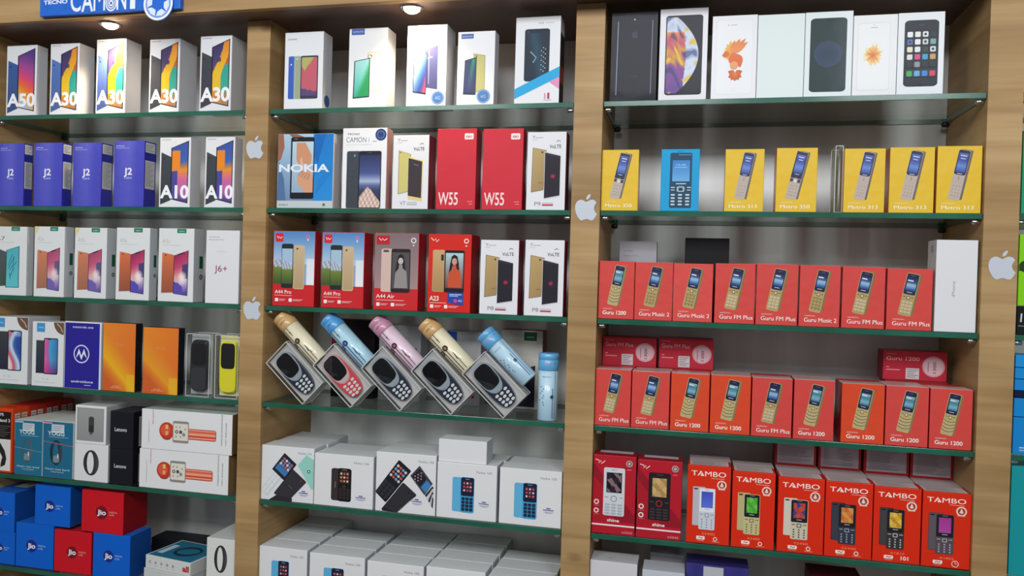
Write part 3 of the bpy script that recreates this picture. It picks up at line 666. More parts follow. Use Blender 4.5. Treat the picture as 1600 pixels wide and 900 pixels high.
# iphones
def art_jet(it, ink):
    v = face_view(it, ink, 'F'); v.rrect(.12, .045, .90, .955, .10, (32, 35, 52)); v.rrect(.125, .05, .895, .95, .10, (20, 22, 36)); v.line([(.15, .10), (.135, .93)], .012, (170, 178, 200)); v.line([(.885, .10), (.87, .92)], .010, (150, 158, 182))
    v.rrect(.20, .065, .46, .105, .02, (20, 22, 34)); v.disc(.27, .085, .03, (8, 10, 18)); v.disc(.39, .085, .03, (8, 10, 18)); v.disc(.50, .085, .015, (220, 224, 236)); apple(v.to('logo'), .51, .255, .15, (50, 54, 74)); v.rect(.42, .72, .60, .726, (60, 64, 84))
APPLE = [(0, .30), (.07, .27), (.16, .22), (.28, .21), (.38, .25), (.44, .33), (.38, .40), (.34, .49), (.34, .58), (.38, .67), (.47, .75), (.40, .88), (.31, .985), (.23, 1.0), (.14, .97), (.03, .945), (-.06, .965), (-.15, 1.0), (-.24, .985), (-.34, .88), (-.43, .72), (-.475, .55), (-.46, .40), (-.40, .29), (-.30, .225), (-.19, .215), (-.09, .255)]
LEAF = [(.005, .215), (.0, .14), (.045, .06), (.11, .015), (.175, 0), (.175, .07), (.14, .14), (.08, .20)]
def apple(v, u, w, s, col):
    k = v.W/v.H
    v.poly([(u+x*s, w+(y-.55)*s*1.2*k) for x, y in reversed(APPLE)], col); v.poly([(u+x*s, w+(y-.55)*s*1.2*k) for x, y in reversed(LEAF)], col)
def art_xs(it, ink):
    v = face_view(it, ink, 'F'); v.rrect(.12, .075, .90, .945, .07, (30, 32, 42)); v.rect(.30, .078, .68, .10, (20, 22, 30))
    n = 90; P = []; F = []
    m = 30
    for j in range(n+1):
        t = j/n; y = .095+.83*t; x1 = .155+.66*math.sin(math.pi*min(1, max(0, (t*.86+.07))))**.75
        for i in range(m+1): P.append((.15+(x1-.15)*i/m, y))
    for j in range(n):
        for i in range(m): a = j*(m+1)+i; F.append((a, a+m+1, a+m+2, a+1))
    def c(u, w):
        x = (u-.15)/.66; y = (w-.095)/.83
        s = math.sin(15*y+3.2*math.sin(4.5*x+2*y)+4*x)+.9*math.sin(27*y-9*x+2*math.sin(9*x)+1.3)
        c = ramp([(0, 'c8703c'), (.2, 'e8a03c'), (.35, 'c05a78'), (.5, 'd8a040'), (.62, '8a4f98'), (1, '6a4a92')])(y+.08*s)
        if x > .62-.2*abs(y-.5) or y < .2: c = ramp([(0, 'b8c4dc'), (.5, 'd4dcea'), (.8, '8a9cc8'), (1, 'c8d0e0')])((s+2)/4)
        if s > 1.35: c = mix(c, hx('3a3f6a'), .6)
        if s < -1.3 and y > .15: c = hx('e8c03a')
        return c
    v.polys(P, F, c)
    s = face_view(it, ink, 'R', 'side_print'); s.rect(0, 0, 1, 1, (26, 26, 30))
def art_rose(it, ink):
    v = face_view(it, ink, 'F'); v.rrect(.09, .05, .91, .945, .08, (222, 222, 226)); v.rrect(.096, .054, .904, .941, .08, (240, 240, 242)); v.rect(.42, .112, .55, .118, (150, 150, 154)); v.dots([(.36, .115)], (110, 110, 114), .012); v.ring(.5, .885, .05, .006, (226, 222, 224))
    def pet(cx, cy, L, W, a, c0, c1):
        L *= 1.12; W *= 1.2; n = 8; pts = []; cols = {}; k = v.W/v.H
        for i in range(n+1):
            t = i/n; wv = W*math.sin(math.pi*t**.8)
            for sg in (-1, 1):
                x = L*t; y = sg*wv; pts.append((cx+x*math.cos(a)-y*math.sin(a), cy-(x*math.sin(a)+y*math.cos(a))*k))
        F = [(2*i, 2*i+1, 2*i+3, 2*i+2) for i in range(n)]
        v.polys(pts, F, lambda u, w: mix(c0, c1, math.hypot(u-cx, (w-cy)/k)/L))
    o = (226, 112, 62); y = (240, 196, 96); g = (238, 160, 100)
    for a, L in ((160, .18), (140, .20), (120, .24), (100, .28), (82, .28), (65, .34), (50, .40), (38, .38), (200, .20), (225, .16)): pet(.46, .46, L, .055, math.radians(a), g, y if a > 90 else (232, 138, 90))
    for x, yy, L, W, a in ((.48, .44, .34, .10, -85), (.54, .46, .30, .09, -72), (.40, .45, .16, .06, 200)): pet(x, yy, L, W, math.radians(a), (230, 130, 90), o)
    for a in (-30, -60, -90, -120, -150, 20, 160): pet(.53, .70, .15, .05, math.radians(a), (232, 140, 90), (206, 96, 54))
    v.disc(.50, .60, .09, (236, 168, 120))
def art_six(it, ink):
    v = face_view(it, ink, 'F'); v.rrect(.10, .075, .885, .945, .10, (52, 68, 68)); v.grid(.115, .082, .87, .938, 1, 1, (48, 64, 66), .09)
    random.seed(5); pts = []
    for k in range(330):
        a = k*2.39996; q = .30*math.sqrt((k+.5)/330)
        if q < .13 and k % 2: continue
        pts.append((.49+q*math.cos(a), .50+q*math.sin(a)*.98*v.W/v.H))
    v.dots(pts[::2], (96, 100, 186), .0078, n=5); v.dots(pts[1::2], (136, 144, 214), .0062, n=5); v.rect(.44, .09, .54, .094, (30, 40, 42))
def art_se(it, ink):
    v = face_view(it, ink, 'F'); v.rrect(.10, .10, .84, .935, .06, (206, 208, 210)); v.rrect(.106, .104, .834, .931, .06, (238, 239, 240)); v.rect(.40, .155, .55, .161, (130, 130, 134)); v.dots([(.475, .125)], (110, 110, 114), .010)
    sunburst(v, .455, .50, .24)
def sunburst(v, cu, cv, R):
    random.seed(9); n = 44; m = 10; k = v.W/v.H; P = [(cu, cv)]; F = []
    rr = [R*random.uniform(.62, 1.05) for _ in range(n)]
    for j in range(1, m+1):
        for i in range(n):
            a = 2*math.pi*i/n; q = rr[i]*j/m; P.append((cu+q*math.cos(a), cv+q*math.sin(a)*1.25*k))
    for i in range(n): F.append((0, 1+(i+1) % n, 1+i))
    for j in range(m-1):
        for i in range(n): a = 1+j*n+i; b = 1+j*n+(i+1) % n; F.append((a, b, b+n, a+n))
    f = ramp([(0, 'dc7048'), (.3, 'ea9a5c'), (.55, 'f0c47a'), (.8, 'f2dca4'), (1, 'f0ead2')])
    v.polys(P, F, lambda u, w: f(math.hypot(u-cu, (w-cv)/k/1.25)/R+.16*math.sin(9*math.atan2(w-cv, u-cu))+random.uniform(-.1, .1)))
def art_five(it, ink):
    v = face_view(it, ink, 'F'); v.rrect(.13, .095, .885, .905, .11, (34, 40, 50)); v.rect(.175, .21, .85, .79, (28, 36, 44)); v.rect(.44, .15, .56, .156, (80, 86, 94))
    cols = ['e8ecee', 'e8e6e4', 'dfe4e6', '2a3438', '5a72b4', 'e8ecf0', 'cfd4ce', '7aa8a0', 'e6dfc8', 'e4e8ea', '3a4448', 'd6dadc', 'dcdcdc', 'd84a8c', '3aa0d0', 'c8a060', '2a3036', '90949c', '2a3036', '2a3036']
    for k, c in enumerate(cols):
        r, q = divmod(k, 4); u = .20+.165*q; y = .235+.092*r; v.rrect(u, y, u+.125, y+.066, .03, c)
        if k in (2, 4, 11, 6): v.disc(u+.062, y+.033, .03, (60, 66, 74))
    v.rect(.175, .70, .85, .79, (44, 56, 66))
    for q, c in enumerate(['3fae58', '5fb0e0', '3f86d8', 'd8485c']): v.rrect(.20+.165*q, .713, .325+.165*q, .779, .03, c)
    v.ring(.51, .85, .05, .008, (70, 76, 86))
def art_tilt(txt, w):
    def f(it, ink):
        v = face_view(it, ink, 'F'); v.text(txt, .5, .5, .1, GR)
    return f
def art_whitetall(it, ink):
    v = face_view(it, ink, 'F'); v.text('iPhone', .475, .62, .028, (140, 140, 146), w=.42, rot=90)
    s = face_view(it, ink, 'L', 'logo'); apple(s, .5, .09, .3, (150, 152, 156))
# feature-phone boxes of the middle bay's low shelves
def store_mark(v, u, w):
    v.text('NOKIA', u, w, .022, (52, 58, 150), w=.17, al='c', bold=.03, part='logo'); v.rect(u-.035, w-.05, u+.03, w-.035, (70, 76, 170)); v.rect(u-.08, w+.022, u+.08, w+.027, (120, 124, 190)); v.rect(u-.05, w+.04, u+.05, w+.044, (150, 154, 200))
def keysgrid(q, col, y0=.60, y1=.95, n=4, x0=.08, x1=.92, g=.02):
    for r in range(n):
        for c in range(3):
            a = x0+(x1-x0)*c/3; b = x0+(x1-x0)*(c+1)/3; y = y0+(y1-y0)*r/n; q.rrect(a+g, y+g*.3, b-g, y+(y1-y0)/n-g*.4, .04, col)
def apps(q, x0, y0, x1, y1, nx=3, ny=3, cols=('d86a5a', 'e0c8c0', 'c84a5a')):
    for r in range(ny):
        for c in range(nx):
            a = x0+(x1-x0)*(c+.5)/nx; b = y0+(y1-y0)*(r+.5)/ny; q.disc(a, b, (x1-x0)*.11, cols[(r*2+c) % len(cols)], n=8)
def art_105(txt='Nokia 105', du=0.):
    def f(it, ink):
        v = face_view(it, ink, 'F'); v.text(txt, .66, .155, .04, (120, 122, 128), w=.26)
        q = v.sub(.37+du, .56, .22, .62); q.rrect(0, 0, 1, 1, .16, (74, 158, 204)); q.rrect(.02, .01, .8, .99, .14, (96, 178, 220))
        q = v.sub(.515+du, .56, .235, .64); q.rrect(0, 0, 1, 1, .16, (66, 156, 204)); q.rrect(.03, .01, .97, .53, .14, (24, 32, 58)); q.grid(.16, .10, .84, .42, 1, 2, (54, 40, 62)); apps(q, .16, .12, .84, .42); q.rect(.35, .045, .65, .06, (150, 160, 180)); keysgrid(q, (30, 44, 70), .56, .95)
        store_mark(v, .80, .70)
    return f
def art_130(it, ink):
    v = face_view(it, ink, 'F'); v.text('Nokia 130', .67, .155, .04, (120, 122, 128), w=.25)
    q = v.sub(.40, .575, .22, .62); q.rrect(0, 0, 1, 1, .2, (40, 34, 34)); q.rrect(.04, .02, .7, .98, .16, (58, 50, 48)); q.rect(.3, .42, .34, .6, (150, 144, 140))
    q = v.sub(.52, .575, .235, .64); q.rrect(0, 0, 1, 1, .2, (28, 24, 26)); q.grid(.14, .09, .82, .45, 1, 2, (70, 40, 44)); apps(q, .14, .11, .82, .44, 3, 3, ('e0d0b0', 'c86050', 'c0a878')); q.rect(.3, .04, .66, .055, (160, 140, 110)); keysgrid(q, (52, 46, 46), .60, .93); q.ring(.48, .55, .1, .03, (90, 84, 80))
    store_mark(v, .80, .80)
def art_216(it, ink):
    v = face_view(it, ink, 'F'); v.text('Nokia 216', .70, .12, .038, (120, 122, 128), w=.25)
    q = v.sub(.20, .62, .25, .62, -38); q.rrect(0, 0, 1, 1, .05, (210, 214, 216)); keysgrid(q, (226, 230, 232), .15, .95)
    q = v.sub(.44, .37, .30, .40, -38); q.rrect(0, 0, 1, 1, .06, (36, 38, 44)); q.grid(.10, .12, .90, .85, 1, 6, lambda u, w: (66, 120, 176) if w > .62 else (52, 44, 60)); apps(q, .12, .14, .9, .55, 4, 3, ('b8607a', 'd8d0d0', '6a8ac0'))
    q = v.sub(.56, .74, .34, .60, -38); q.rrect(0, 0, 1, 1, .06, (40, 38, 44)); q.rrect(.03, .02, .97, .98, .05, (54, 52, 58)); q.text('NOKIA', .5, .5, .04, (110, 106, 112), w=.3, al='c', rot=0); q.disc(.75, .1, .04, (130, 60, 70))
    v.poly([(.70, .32), (.86, .12), (1.0, .20), (1.0, .72), (.97, .74)], (150, 212, 196)); v.disc(.91, .42, .03, (40, 70, 74)); v.disc(.91, .42, .015, (220, 235, 235)); v.poly([(.16, 1.0), (.60, 1.0), (.60, .93), (.3, .9)], (46, 44, 50))
    store_mark(v, .82, .83)
def art_150(it, ink):
    v = face_view(it, ink, 'F'); v.text('Nokia 150', .71, .13, .038, (120, 122, 128), w=.25)
    q = v.sub(.28, .48, .27, .72, -38); q.rrect(0, 0, 1, 1, .10, (30, 30, 36)); q.rect(.1, .06, .9, .46, (38, 36, 46)); apps(q, .1, .08, .9, .45, 4, 4, ('d8c8c0', 'c85a5a', '6aa0d0')); keysgrid(q, (50, 50, 56), .56, .95)
    q = v.sub(.40, .82, .30, .62, -38); q.rrect(0, 0, 1, 1, .10, (34, 34, 38)); q.rrect(.04, .02, .96, .9, .08, (50, 48, 54)); q.disc(.6, .12, .05, (24, 24, 28))
    v.poly([(.58, .36), (.73, .18), (.95, .46), (.82, .66)], (62, 64, 74)); v.poly([(.61, .37), (.73, .23), (.85, .39), (.745, .53)], (34, 34, 44)); v.poly([(.76, .54), (.86, .41), (.93, .49), (.83, .62)], (66, 130, 190))
    v.dots([(.66+.05*i, .36+.05*j-.03*i) for i in range(3) for j in range(3)], (190, 160, 150), .012)
    for r in range(5):
        v.poly([(.83+.028*r, .66+.045*r), (.95, .50+.045*r), (.97, .525+.045*r), (.85+.028*r, .69+.045*r)], (206, 206, 210) if r % 2 else (60, 50, 54))
    store_mark(v, .70, .79)
# Tambo boxes
def badge(v, u, w, s=.11):
    b = v.to('logo'); b.disc(u, w, s, (240, 216, 204)); b.disc(u, w, s*.72, (176, 60, 44)); b.poly([(u-s*.4, w+.02), (u, w-.04), (u+s*.4, w+.02)], (244, 226, 214)); b.disc(u, w+.012, s*.25, (240, 216, 204)); b.rrect(u-s*.7, w+.045, u+s*.7, w+.062, .01, (236, 206, 192))
def art_tambo(model, body, back, scr, keyc, kind):
    def f(it, ink):
        v = face_view(it, ink, 'F'); v.text('TAMBO', .09, .135, .062, (252, 238, 230), w=.80, bold=.012); v.poly([(.305, .135), (.335, .105), (.365, .135)], (252, 238, 230)); v.rect(.55, .155, .86, .160, (246, 200, 184)); badge(v, .80, .235)
        q = v.sub(.28, .525, .30, .50); q.rrect(0, 0, 1, 1, .10, back); q.rrect(.03, .015, .9, .985, .09, mix(hx(back), (255, 255, 255), .12)); q.rrect(.10, .04, .4, .075, .02, (30, 30, 34))
        q = v.sub(.47, .555, .38, .53); q.rrect(0, 0, 1, 1, .10, body)
        q.rrect(.03, .012, .97, .57, .08, (28, 28, 36) if kind != 'white' else (232, 234, 240)); q.rect(.15, .08, .85, .47, (40, 40, 50)); q.grid(.17, .085, .83, .465, 20, 20, scr); q.rect(.35, .50, .65, .515, (190, 190, 196)); q.rect(.36, .035, .64, .045, (150, 150, 156))
        q.rrect(.36, .60, .64, .70, .06, keyc); q.rrect(.41, .62, .59, .68, .04, body); q.rect(.08, .62, .28, .64, keyc); q.rect(.72, .62, .92, .64, keyc)
        q.dots([(.2+.3*c, .755+.062*r) for r in range(4) for c in range(3)], keyc, .05)
        v.text(model, .52, .885, .028, (250, 150, 110), w=.30, al='c'); g = v.to('icons'); g.rrect(.24, .905, .44, .95, .02, (248, 232, 224)); g.line([(.29, .93), (.33, .92), (.35, .935), (.40, .92)], .02, (200, 50, 20)); g.rect(.26, .962, .42, .967, (244, 190, 170))
        if model == 'A1810': g.text('101', .68, .955, .05, (250, 236, 228), w=.16, al='c', bold=.02, part='icons')
        elif model == 'A1805': g.ring(.70, .935, .075, .015, (246, 210, 196)); g.line([(.70, .905), (.70, .935), (.74, .935)], .014, (246, 210, 196))
        else: g.ring(.68, .93, .05, .02, (246, 214, 202)); g.rect(.60, .962, .78, .967, (244, 190, 170))
        t = face_view(it, ink, 'T', 'label_panel'); t.rect(.05, .06, .95, .9, (206, 192, 190)); tiny(t.to('lettering'), .1, .15, .9, 8, (150, 130, 130), .09, .03)
    return f
def scr_flat(c, d=None): return lambda u, v: mix(hx(c), hx(d or c), v)
def scr_blob(a, b, c): return lambda u, v: (hx(a) if math.sin(9*u+5*v)+math.sin(11*v-4*u) > .4 else (hx(b) if math.sin(7*u-8*v) > 0 else hx(c)))
def art_itel(body, scr, keyc, white, model):
    def f(it, ink):
        v = face_view(it, ink, 'F'); v.poly([(0, .10), (.99, .75), (.99, .84), (0, .84)], (150, 22, 38)); v.poly([(0, .25), (.5, .60), (.5, .84), (0, .84)], (176, 26, 42))
        b = v.to('logo'); b.line([(.05, .06), (.14, .075), (.12, .11), (.18, .075), (.19, .115), (.27, .075)], .02, (244, 220, 216)); b.disc(.84, .09, .075, (190, 184, 180)); b.ring(.84, .09, .055, .02, (110, 40, 44)); b.rect(.79, .165, .89, .172, (220, 150, 150))
        q = v.sub(.50, .46, .50, .61); q.rrect(0, 0, 1, 1, .10, body); q.rect(.14, .10, .86, .52, (34, 28, 36)); q.grid(.18, .115, .82, .505, 20, 26, scr); q.rect(.36, .04, .64, .052, keyc)
        q.ring(.5, .645, .15, .04, keyc if white else (176, 40, 56)); q.rect(.08, .61, .24, .625, keyc); q.rect(.76, .61, .92, .625, keyc); keysgrid(q, mix(hx(body), hx(keyc), .5), .74, .98, 4, .06, .94, .03)
        for w in (.60, .71): b.disc(.10, w, .06, (244, 226, 222)); b.disc(.10, w, .035, (180, 40, 50)); b.rect(.05, w+.045, .17, w+.05, (220, 140, 140))
        v.text('shine', .5, .84, .04, (250, 232, 228), w=.28, al='c', bold=.02); v.rect(.0, .875, 1, .895, (248, 226, 224)); v.text(model, .95, .975, .026, (236, 170, 170), w=.24, al='r')
        t = face_view(it, ink, 'T', 'label_panel'); t.rect(.12, .08, .9, .5, (190, 180, 184))
    return f
# wearables, microphones, sim boxes
def band(v, cu, cv, w, h, col, rot=0):
    q = v.sub(cu, cv, w, h, rot); n = 30; P = []; F = []
    for i in range(n+1):
        a = 2*math.pi*i/n; P += [(.5+.5*math.cos(a), .5+.5*math.sin(a)), (.45+.22*math.cos(a), .5+.43*math.sin(a))]
    for i in range(n): F.append((2*i, 2*i+1, 2*i+3, 2*i+2))
    q.polys(P, F, lambda u, w: mix(hx(col), (110, 112, 116), max(0, u-.6)*1.2)); return q
def art_band(it, ink):
    v = face_view(it, ink, 'F'); band(v, .50, .50, .46, .68, '303234')
def art_capsule(it, ink):
    v = face_view(it, ink, 'F'); v.rect(.05, .06, .93, .93, (150, 152, 150)); v.grid(.08, .09, .90, .90, 1, 4, lambda u, w: mix((158, 160, 157), (146, 148, 146), w)); v.rrect(.43, .28, .62, .72, .09, (66, 68, 66)); v.rrect(.45, .50, .60, .70, .06, (48, 50, 50)); v.rrect(.47, .70, .57, .76, .03, (90, 92, 90))
def art_yogg(k):
    def f(it, ink):
        v = face_view(it, ink, 'F'); v.rect(.0, .0, 1, 1, (32, 106, 138) if k else (34, 110, 140)); s = v.to('sticker'); s.rect(.28, .05, .70, .20, (196, 206, 212)); tiny(s, .32, .08, .66, 3, (140, 150, 160), .035, .01); s.rect(.0, .02, .30, .045, (214, 150, 180) if k else (190, 205, 220))
        v.text('YOGG', .16, .25, .075, (226, 236, 242), w=.55, bold=.01); v.rect(.2, .275, .85, .28, (200, 215, 225)); q = band(v, .45, .55, .42, .44, '22323c' if k else '46606a', 0); q.rrect(.25, .62, .75, .9, .1, (120, 140, 150)); q.rect(.6, .55, .68, .72, (226, 232, 236))
        if not k: v.line([(0, .50), (1, .56), (1, .98)], .014, (120, 170, 190))
        else: v.line([(0, .36), (1, .42)], .03, (150, 96, 122))
        v.text('Heart rate band', .5, .86, .035, (206, 222, 232), w=.8, al='c'); v.text('WRISTBAND', .5, .905, .022, (190, 210, 222), w=.45, al='c')
    return f
def art_miband(it, ink):
    v = face_view(it, ink, 'F'); v.rect(.0, .05, .93, .48, (28, 24, 24)); v.rect(0, .48, .93, .97, (222, 220, 212)); v.text('Mi', .45, .12, .05, (244, 240, 236), w=.14); v.text('Band 3', .38, .21, .05, (244, 240, 236), w=.50, bold=.01)
    tiny(v, .3, .27, .9, 6, (110, 104, 100), .032, .008); v.poly([(.10, .56), (.40, .50), (.68, .66), (.76, .78), (.70, .88), (.5, .92), (.52, .84), (.58, .76), (.36, .62)], (40, 38, 38))
    s = face_view(it, ink, 'R', 'label_panel'); s.rect(.12, .08, .45, .48, (196, 190, 180)); s.rect(.55, .08, .9, .48, (196, 190, 180)); tiny(s.to('lettering'), .15, .11, .42, 9, (110, 100, 96), .036, .012); tiny(s.to('lettering'), .58, .11, .86, 9, (110, 100, 96), .036, .012)
    t = face_view(it, ink, 'T', 'lettering'); t.rect(.3, .45, .75, .55, (150, 50, 20))
def art_lenovo(it, ink):
    v = face_view(it, ink, 'F'); v.text('Lenovo', .46, .535, .105, (206, 208, 216), w=.52, al='c', bold=.015)
    s = face_view(it, ink, 'R', 'sticker'); s.rect(.25, .15, .9, .95, (188, 190, 192)); tiny(s.to('lettering'), .3, .2, .85, 9, (110, 110, 116), .07, .02)
def art_mic(it, ink):
    v = face_view(it, ink, 'F')
    for u in (.30,): pass
    v.rrect(.52, .42, .83, .69, .02, (190, 60, 38)); v.grid(.525, .44, .82, .67, 2, 14, lambda u, w: mix((232, 120, 88), (196, 56, 36), abs(w-.35)*2) if int(w*7) % 3 else (244, 170, 140))
    v.disc(.285, .515, .085, (200, 62, 40)); v.disc(.27, .50, .055, (222, 92, 66)); v.rect(.27, .36, .30, .47, (240, 190, 110)); v.rect(.27, .52, .30, .62, (240, 170, 120)); v.ring(.285, .515, .088, .01, (120, 60, 50), a0=60, a1=120)
    v.rrect(.35, .25, .53, .79, .02, (146, 138, 128)); v.rect(.36, .31, .52, .73, (226, 220, 208)); v.ring(.395, .52, .018, .01, (90, 90, 94)); v.disc(.44, .52, .018, (90, 84, 84)); v.disc(.475, .58, .018, (150, 144, 140))
    for p in ((.39, .40), (.43, .40), (.49, .44), (.39, .64), (.44, .64)): v.disc(p[0], p[1], .008, (150, 144, 138))
    v.text('WIRELESS MICROPHONE', .895, .78, .028, (90, 92, 96), w=.30, rot=90); v.text('HIFI SPEAKER', .94, .76, .026, (110, 112, 116), w=.22, rot=90); v.text('HANDHELD KTV', .09, .84, .022, (150, 152, 156), w=.22, rot=90); v.text('Microphone', .135, .36, .026, (196, 56, 70), w=.145, rot=90, bold=.03)
def art_jio(red):
    def f(it, ink):
        v = face_view(it, ink, 'F'); g = v.to('logo'); g.disc(.42 if not red else .48, .51, .14, (28, 44, 132) if not red else (120, 18, 28)); g.text('Jio', .42 if not red else .48, .565, .12, (240, 242, 250), w=.21, al='c', bold=.03, part='logo')
        u = .60 if not red else .66
        v.text('DIGITAL', u, .50, .035, (190, 210, 240) if not red else (240, 180, 180), w=.20); v.text('LIFE', u, .565, .035, (190, 210, 240) if not red else (240, 180, 180), w=.12)
        random.seed(3)
        if red: v.dots([(random.uniform(.25, .85), random.uniform(.36, .66)) for _ in range(26)], (226, 120, 124), .005, n=5)
        t = face_view(it, ink, 'T', 'label_panel'); t.rect(.3, .05, .8, .5, (204, 196, 190))
    return f
def art_yogg_flat(it, ink):
    t = face_view(it, ink, 'T'); t.rect(.03, .03, .97, .97, (34, 112, 142)); q = t.sub(.55, .5, .5, .55, 20); n = 26; P = []; F = []
    for i in range(n+1):
        a = 2*math.pi*i/n; P += [(.5+.5*math.cos(a), .5+.5*math.sin(a)), (.5+.40*math.cos(a), .5+.30*math.sin(a))]
    for i in range(n): F.append((2*i, 2*i+1, 2*i+3, 2*i+2))
    q.polys(P, F, (26, 50, 60)); t.rect(.08, .3, .2, .8, (190, 214, 226))
    v = face_view(it, ink, 'F')
    for k, ch in enumerate('PGONS'): v.ring(.10+.13*k, .5, .022, .010, (96, 98, 104)); v.rect(.085+.13*k, .75, .115+.13*k, .78, (140, 142, 148))
    v.text('all', .90, .72, .45, (190, 40, 56), w=.14, al='c', bold=.04)
def art_backsticker(txt):
    def f(it, ink):
        v = face_view(it, ink, 'F'); v.text('SAMSUNG', .05, .13, .03, (226, 150, 156), w=.16); v.text(txt, .05, .33, .13, (232, 168, 172), w=.52, bold=.01); v.rect(.05, .55, .10, .58, (226, 150, 156)); v.rect(.05, .64, .27, .67, (226, 150, 156))
        s = v.to('sticker'); s.rect(.36, .58, .57, .95, (206, 198, 200)); tiny(s, .38, .63, .55, 5, (130, 110, 120), .06, .02)
        s.disc(.79, .50, .175, (214, 178, 184)); s.ring(.79, .50, .165, .012, (196, 140, 150)); s.text('1300', .83, .72, .09, (110, 60, 76), w=.19, rot=90, part='sticker', bold=.01); s.rect(.70, .35, .715, .7, (170, 120, 130))
    return f
def art_greyend(it, ink):
    v = face_view(it, ink, 'F', 'label_panel'); v.rect(.06, .04, .94, .92, (176, 164, 172)); t = v.to('lettering')
    random.seed(int(it.x0*1000) & 255)
    for k in range(13): t.rect(.12, .10+.06*k, .12+random.uniform(.4, .76), .118+.06*k, (128, 114, 124))
def art_xtip(it, ink):
    v = face_view(it, ink, 'F'); v.text('XTIP', .40, .62, .22, (40, 42, 50), w=.45, bold=.03); v.line([(.16, .38), (.25, .6), (.38, .28)], .03, (190, 40, 56))
    t = face_view(it, ink, 'T'); t.rect(.35, .6, .45, .7, (170, 172, 176))
def art_blue_end(it, ink):
    v = face_view(it, ink, 'F'); v.rect(0, .3, 1, 1, (40, 70, 170)); v.text('SAMSUNG', .15, .55, .15, (226, 232, 250), w=.6, bold=.02)
def art_galaxy(it, ink):
    v = face_view(it, ink, 'F'); v.grid(0, 0, 1, 1, 6, 3, lambda u, w: mix((66, 58, 140), (52, 50, 118), abs(math.sin(9*u)))); 
    for k, c in enumerate(['90a89c', 'b0b8c8', 'a8a8c0']): v.rrect(.14+.29*k, .35, .24+.29*k, 1, .02, c)
    v.rect(.02, .3, .09, .9, (170, 60, 110)); s = v.to('sticker'); s.rect(.28, .02, .60, .28, (190, 190, 196))
def art_whiteback(kind):
    def f(it, ink):
        v = face_view(it, ink, 'F')
        if kind == 'blue': v.to('sticker').rect(.06, .0, .32, .22, (28, 98, 200)); v.to('sticker').text('vivo', .19, .14, .03, (200, 220, 245), w=.18, al='c'); v.line([(.45, .30), (.9, .30), (.92, .5)], .02, (50, 56, 66))
        if kind == 'bluered': v.to('sticker').rect(.10, .0, .36, .20, (28, 92, 190)); v.to('sticker').text('vivo', .23, .13, .03, (200, 220, 245), w=.18, al='c'); v.poly([(.48, .55), (.85, .52), (.85, .9), (.48, .9)], (206, 50, 60))
        if kind == 'green': v.to('sticker').rect(.56, .02, .86, .13, (24, 76, 56)); v.text('oppo', .71, .09, .02, (150, 190, 170), w=.18, al='c', part='sticker'); v.text('F11', .36, .30, .04, (190, 186, 182), w=.14); v.poly([(.42, .52), (.84, .44), (.84, .97), (.42, .97)], (40, 34, 56)); v.rect(.4, .36, .75, .366, (186, 184, 182))
        if kind == 'sam': v.text('SAMSUNG', .10, .14, .02, (120, 122, 128), w=.26); v.text('Galaxy A10s', .10, .20, .02, (120, 122, 128), w=.42)
        if kind == 'dark': v.rect(.0, .0, .30, .40, (120, 24, 44)); v.rect(.1, .1, .24, .3, (170, 60, 80)); v.rect(.46, .50, .5, .9, (14, 14, 18))
        if kind == 'lime': v.poly([(.46, 1), (.46, .62), (.50, .50), (.54, .62), (.54, 1)], (150, 180, 40))
    return f

# ================================================================== LEFT BAY
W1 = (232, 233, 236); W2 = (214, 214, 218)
g = 'white folded-phone boxes'
for x0, x1, xs, yt, num, wl, back, lb in (
    (9, 56, 73, 71, 'A50', wall_a50, '3f5f9e', 'white phone box with magenta and orange wave picture, leftmost on the top shelf'),
    (77, 122, 146, 68, 'A30', wall_a30, '5a7cc4', 'white phone box with yellow wave and blue phone back, just left of the downlight'),
    (149, 195, 219, 61, 'A30', wall_a30, '5a76c8', 'white phone box directly under the left bay downlight, its front glowing brightly'),
    (232, 279, 306, 61, 'A30', wall_a30, '4a4c54', 'white phone box with yellow wave and black phone back, just right of the lit one'),
    (311, 360, 384, 56, 'A30', wall_a30, '45454e', 'white phone box with yellow wave picture at the right end of left bay top shelf')):
    carton('phone_box', lb, 1, x0, x1, yt, W1, W2, xs=xs, art=art_a(num, wl, back), group=g, m=CARD)
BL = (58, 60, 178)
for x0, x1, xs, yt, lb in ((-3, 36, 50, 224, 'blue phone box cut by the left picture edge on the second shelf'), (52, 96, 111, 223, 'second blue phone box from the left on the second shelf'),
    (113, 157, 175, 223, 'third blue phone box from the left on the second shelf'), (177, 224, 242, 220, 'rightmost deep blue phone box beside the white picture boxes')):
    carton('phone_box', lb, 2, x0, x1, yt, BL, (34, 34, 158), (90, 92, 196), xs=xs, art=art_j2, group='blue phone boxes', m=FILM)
carton('phone_box', 'white phone box with orange figure picture next to the blue boxes', 2, 248, 296, 215, W1, W2, xs=312, art=art_a('A10', wall_a10, '3c4448'), m=FILM)
carton('phone_box', 'white phone box with orange figure picture touching the oak divider side of second shelf', 2, 319, 365, 214, W1, W2, xs=377, art=art_a('A10', wall_a10, '3c4448'), m=FILM)
W3 = (226, 228, 228)
carton('phone_box', 'white phone box with teal phone picture at left end of the third shelf', 3, -10, 40, 354, W3, (204, 206, 210), xs=51, art=art_oppo('A7', .3, True), m=FILM)
